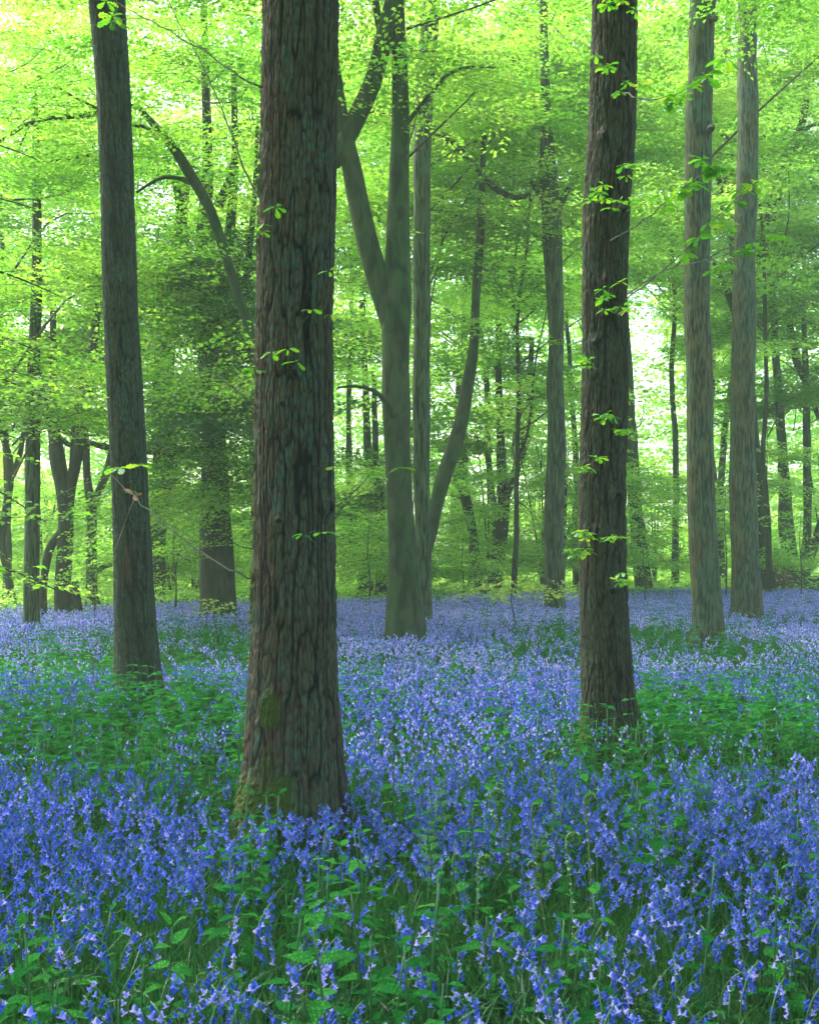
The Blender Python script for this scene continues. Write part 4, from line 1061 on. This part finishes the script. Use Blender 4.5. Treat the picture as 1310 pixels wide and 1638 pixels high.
def nettles():
    rs = np.random.RandomState(81)
    # specific plants the photo shows
    spec = [(545, 1600, 1475, 3.0, .10, 6, 'light green nettle in front at the bottom centre'),
            (410, 1420, 1340, 4.9, .085, 5, 'broad leaved plant in front of the thickest oak'),
            (1070, 1420, 1270, 4.6, .11, 6, 'tall broad leaved dog mercury rising above the bluebells at right'),
            (545, 1440, 1355, 4.8, .09, 5, 'nettle with wide leaves below the foot of the thickest oak'),
            (955, 1530, 1440, 3.9, .085, 5, 'lone nettle right of centre in the foreground'),
            (270, 1590, 1480, 3.6, .09, 6, 'nettle in the lower left foreground among bluebells'),
            (40, 1560, 1480, 3.7, .11, 5, 'large leaved nettle at the lower left edge'),
            (775, 1330, 1265, 5.9, .09, 5, 'nettle beside the fern shoots right of centre'),
            (985, 1165, 1125, 8.7, .10, 5, 'nettle growing against the mossy foot of the dark knotty oak'),
            (410, 1290, 1245, 6.1, .09, 5, 'small nettle against the mossy foot of the thickest oak'),
            (210, 1100, 1070, 11.9, .12, 5, 'nettle at the foot of the leaning left oak'),
            (300, 1300, 1255, 6.4, .11, 4, 'dark leaved plant left of the thickest oak foot')]
    for (px, pb, pt, Y, ls, tiers, lab) in spec:
        x = W(px, pt, Y)[0]; top = W(px, pt, Y)[2]; gz = float(ground_z(x, Y))
        t = thing('nettle', lab, 'plant', (x, Y, gz)); a, b = MB(), MB()
        nettle_geo(a, b, rs, (x, Y, gz), max(.3, top-gz), ls*1.15, NL_HI, tiers, rise=.5)
        b.build('stem', M['stem'], t, smooth=True); a.build('foliage', M['nettle_light' if px not in (300, 1070) else 'nettle'], t, smooth=True)
    # a colony: shared meshes
    protos = []
    for k in range(9):
        a, b = MB(), MB(); h = rs.uniform(.32, .5)
        nettle_geo(a, b, rs, (0, 0, 0), h, rs.uniform(.065, .09), NL_MID if k > 3 else NL_HI, rs.randint(4, 7), cl=k/8)
        protos.append((b.mesh('stem', M['stem'], smooth=True), a.mesh('foliage', M['nettle'], smooth=True)))
    X, Y = scatter(rs, 2.5, 13, 34, .02, 2.6)
    g = green(X, Y); k = (rs.uniform(0, 1, len(X)) < g**1.3*1.1) & clear_of_trunks(X, Y, .05); X, Y = X[k], Y[k]; o = np.argsort(Y+50*((np.abs(X) > .37*Y+.1) | (Y < 2.8))); X, Y = X[o], Y[o]
    for i in range(min(285, len(X))):
        t = thing('nettle', 'green stinging nettle growing among the bluebells', 'plant', (X[i], Y[i], float(ground_z(X[i], Y[i]))), 'nettles among the bluebells')
        sm, fm = protos[rs.randint(len(protos))]
        t.rotation_euler = (0, 0, rs.uniform(0, 6.28)); sz = rs.uniform(.9, 1.3); t.scale = (sz,)*3
        for nm, me in (('stem', sm), ('foliage', fm)):
            ob = bpy.data.objects.new(nm, me); COL.objects.link(ob); ob.parent = t
    X, Y = X[285:], Y[285:]
    X2, Y2 = scatter(rs, 13, 40, 20, .04, 2.8); k = (rs.uniform(0, 1, len(X2)) < green(X2, Y2)**1.2) & clear_of_trunks(X2, Y2, .05) & (Y2 < fe(X2)+1)
    X = np.concatenate([X, X2[k]]); Y = np.concatenate([Y, Y2[k]])
    mb = MB(); n = len(X); tiers = 5; Z = ground_z(X, Y)
    h = rs.uniform(.34, .56, n); cl = np.clip(rs.uniform(0, 1, n)*.5+.3+.3*noise3(X*.8, Y*.8, X*0, 33), 0, 1)
    a0 = rs.uniform(0, 3.14, n); lnx = rs.normal(0, .1, n); lny = rs.normal(0, .1, n)
    for q_ in range(tiers):
        q = .3+.7*q_/(tiers-1)
        for d_ in (0, math.pi):
            a = a0+q_*math.pi/2+d_; el = rs.uniform(-.1, .35, n)
            P = np.stack([X+lnx*h*q, Y+lny*h*q, Z+h*q], -1)
            D = np.stack([np.cos(a)*np.cos(el), np.sin(a)*np.cos(el), np.sin(el)], -1)
            S = norm(np.cross(np.array([0, 0, 1.])+rs.normal(0, .2, (n, 3)), D)); N = np.cross(D, S)
            s = (.10 if q < .8 else .065)*rs.uniform(.8, 1.2, n)
            stamp(mb, NL_LO[0], NL_LO[1], P, D, S, N, s, s, s, 0, rs.uniform(0, 1, n), cl)
    o = mb.build('nettle_patches', M['nettle']); tag(o, 'low green nettle patches spreading between the distant bluebells', 'nettles', kind='stuff')
nettles()

def grass():
    rs = np.random.RandomState(91); mb = MB()
    for (y0, y1, dens, seg, h0, h1, w_) in ((2.3, 7, 900, 4, .12, .34, .0045), (7, 14, 300, 2, .12, .32, .008), (14, 40, 50, 1, .14, .32, .016)):
        X, Y = scatter(rs, y0, y1, dens, .02, 2.8); k = clear_of_trunks(X, Y); X, Y = X[k], Y[k]; n = len(X)
        h = rs.uniform(h0, h1, n); a = rs.uniform(0, 6.28, n); bend = rs.uniform(.1, .9, n); Z = ground_z(X, Y)-.01
        s = np.linspace(0, 1, seg+1); fa = rs.uniform(0, 6.28, n)
        wx, wy = np.cos(fa)*w_, np.sin(fa)*w_
        V = []
        for q in s:
            cx = X+np.cos(a)*bend*h*q**2; cy_ = Y+np.sin(a)*bend*h*q**2; cz = Z+h*(q-.35*bend*q**2.5); t = (1-q)**.6 if q < 1 else 0.03
            V.append(np.stack([cx-wx*t, cy_-wy*t, cz], -1)); V.append(np.stack([cx+wx*t, cy_+wy*t, cz], -1))
        V = np.stack(V, 1); per = 2*(seg+1)
        q = np.array([[2*i, 2*i+1, 2*i+3, 2*i+2] for i in range(seg)])
        mb.add(V.reshape(-1, 3), (q[None]+(np.arange(n)*per)[:, None, None]).reshape(-1, 4), 0, np.repeat(rs.uniform(0, 1, n), per), np.repeat(np.clip(.5+.5*noise3(X*2, Y*2, X*0, 44), 0, 1), per))
    o = mb.build('grass', M['grass']); tag(o, 'dark green grass and bluebell leaves at ground level', 'grass', kind='stuff')
grass()

# ferns: fiddleheads and young fronds
def ferns():
    rs = np.random.RandomState(101)
    spec = [(878, 1210, 5.2, .030, 0, 'tallest pale fiddlehead fern above the bluebells right of centre'), (795, 1272, 4.9, .032, 8, 'fiddlehead with pale round coil on a leaning brown stalk'),
            (857, 1292, 4.8, .020, 0, 'thin fiddlehead just below the tallest one'), (945, 1278, 4.5, .026, 0, 'brown fiddlehead with hooked top, rightmost of the fern shoots'),
            (775, 1378, 4.2, .028, -5, 'low dark fiddlehead left of the fern shoots'), (917, 1342, 4.3, .030, 0, 'dark tightly coiled fiddlehead left of the rightmost one'),
            (850, 1385, 4.1, .018, 6, 'short slim fiddlehead in the middle of the fern shoots'), (731, 1372, 4.3, .016, 0, 'tiny green fiddlehead, leftmost of the fern shoots')]
    for (px, py, Y, cr, lean, lab) in spec:
        cr *= .85; c = W(px, py, Y); gx = c[0]+lean/F*Y*5; gz = float(ground_z(gx, Y))
        t = thing('fern_fiddlehead', lab, 'fern', (gx, Y, gz))
        sgn = 1 if px % 2 else -1
        # spiral
        ph = np.linspace(0, 3.6*math.pi, 42); rr = cr*(1-ph/ph[-1]*.78)
        sp = np.stack([c[0]+sgn*(-rr*np.cos(ph)), Y+ph*.0004, c[2]+rr*np.sin(ph)], -1)
        st = smooth_path(np.array([[gx, Y, gz-.05], [gx*.5+sp[0, 0]*.5+.01, Y, gz*.5+c[2]*.5], [sp[0, 0], Y, c[2]-.05], sp[0]]), 20)
        mb = MB(); P = np.concatenate([st[:-1], sp]); tube(mb, P, np.concatenate([np.linspace(.004, .0038, 19), np.linspace(.0045, .003, 42)]), 7)
        mb.build('stalk', M['fern_stem'], t, smooth=True)
        mb = MB(); q = P[6:]; T_, A_, B_ = frames(q); n = len(q)
        for side in (-1, 1):
            D = norm(B_*0+np.array([0, side*1.0, 0])+rs.normal(0, .3, (n, 3))-.3*T_); S = norm(np.cross(D, T_)); N = np.cross(D, S)
            sz = np.full(n, cr*.8)*rs.uniform(.6, 1.2, n)
            stamp(mb, LEAF6_T, LEAF6_F, q, D, S, N, sz, sz*.8, sz, 0, rs.uniform(0, 1, n), .6)
        mb.build('curled_pinnae', M['fern'], t)
    for (px, pt, Y, h, n_p, lab) in ((688, 1310, 4.8, .42, 13, 'upright young fern frond left of the fiddleheads'), (865, 1330, 4.9, .40, 12, 'feathery fern frond among the fiddleheads'), (705, 1245, 5.6, .36, 9, 'small curled fern frond tip above the bluebells'),
                                     (225, 1340, 5.4, .35, 10, 'fern frond among bluebells at left')):
        x = W(px, pt, Y)[0]; gz = float(ground_z(x, Y)); t = thing('fern_frond', lab, 'fern', (x, Y, gz))
        top = W(px, pt, Y)[2]
        p = smooth_path(np.array([[x+.03, Y, gz-.04], [x+.01, Y, gz*.5+top*.5], [x-.01, Y-.02, top*.9+gz*.1], [x+.01, Y-.06, top]]), 2*n_p)
        mb = MB(); tube(mb, p, np.linspace(.004, .0012, len(p)), 5); mb.build('stalk', M['fern_stem'], t, smooth=True)
        mb = MB()
        for i in range(n_p//2, 2*n_p, 2):
            q = i/(2*n_p); L_ = .075*math.sin(math.pi*min(1, (1-q)*1.25+.03))
            for sd in (-1, 1):
                D0 = np.array([sd*.9, rs.normal(0, .35), .75-.3*q]); D0 /= np.linalg.norm(D0)
                m_ = 9; tt = np.linspace(.12, 1, m_)
                C = p[i]+D0*tt[:, None]*L_+np.array([0, 0, -1.])*(tt[:, None]**2*L_*.25)
                for s2 in (-1, 1):
                    D = norm(np.tile(np.array([0, 0, 1.])*s2+D0*.5, (m_, 1))+rs.normal(0, .1, (m_, 3))); N = np.tile(np.array([0, -1., .2]), (m_, 1)); S = norm(np.cross(N, D)); N = np.cross(D, S)
                    s_ = L_*.22*(1.15-tt)
                    stamp(mb, LEAF_T, LEAF_F, C, D, S, N, s_, s_*.7, s_, 0, rs.uniform(0, 1, m_), .5)
        mb.build('pinnae', M['fern'], t)
ferns()

# ------------------------------------------------------------------ haze
def haze():
    m, t, out = mat_new('haze')
    v = nd(t, 'ShaderNodeVolumePrincipled'); v.inputs['Color'].default_value = (.82, 1.0, .78, 1)
    v.inputs['Density'].default_value = HAZE; v.inputs['Anisotropy'].default_value = .0
    t.links.new(v.outputs[0], out.inputs['Volume'])
    x0, x1, y0, y1, z0, z1 = -320, 320, -80, 440, -1.3, 40
    v_ = np.array([[x, y, z] for z in (z0, z1) for x, y in ((x0, y0), (x1, y0), (x1, y1), (x0, y1))])
    mb = MB(); mb.add(v_, np.array([[3, 2, 1, 0], [4, 5, 6, 7], [0, 1, 5, 4], [1, 2, 6, 5], [2, 3, 7, 6], [3, 0, 4, 7]]))
    o = mb.build('haze', m); tag(o, 'pale green morning haze hanging between the trees', 'haze', kind='stuff')
haze()
print('LEAVES', NLEAF[0])
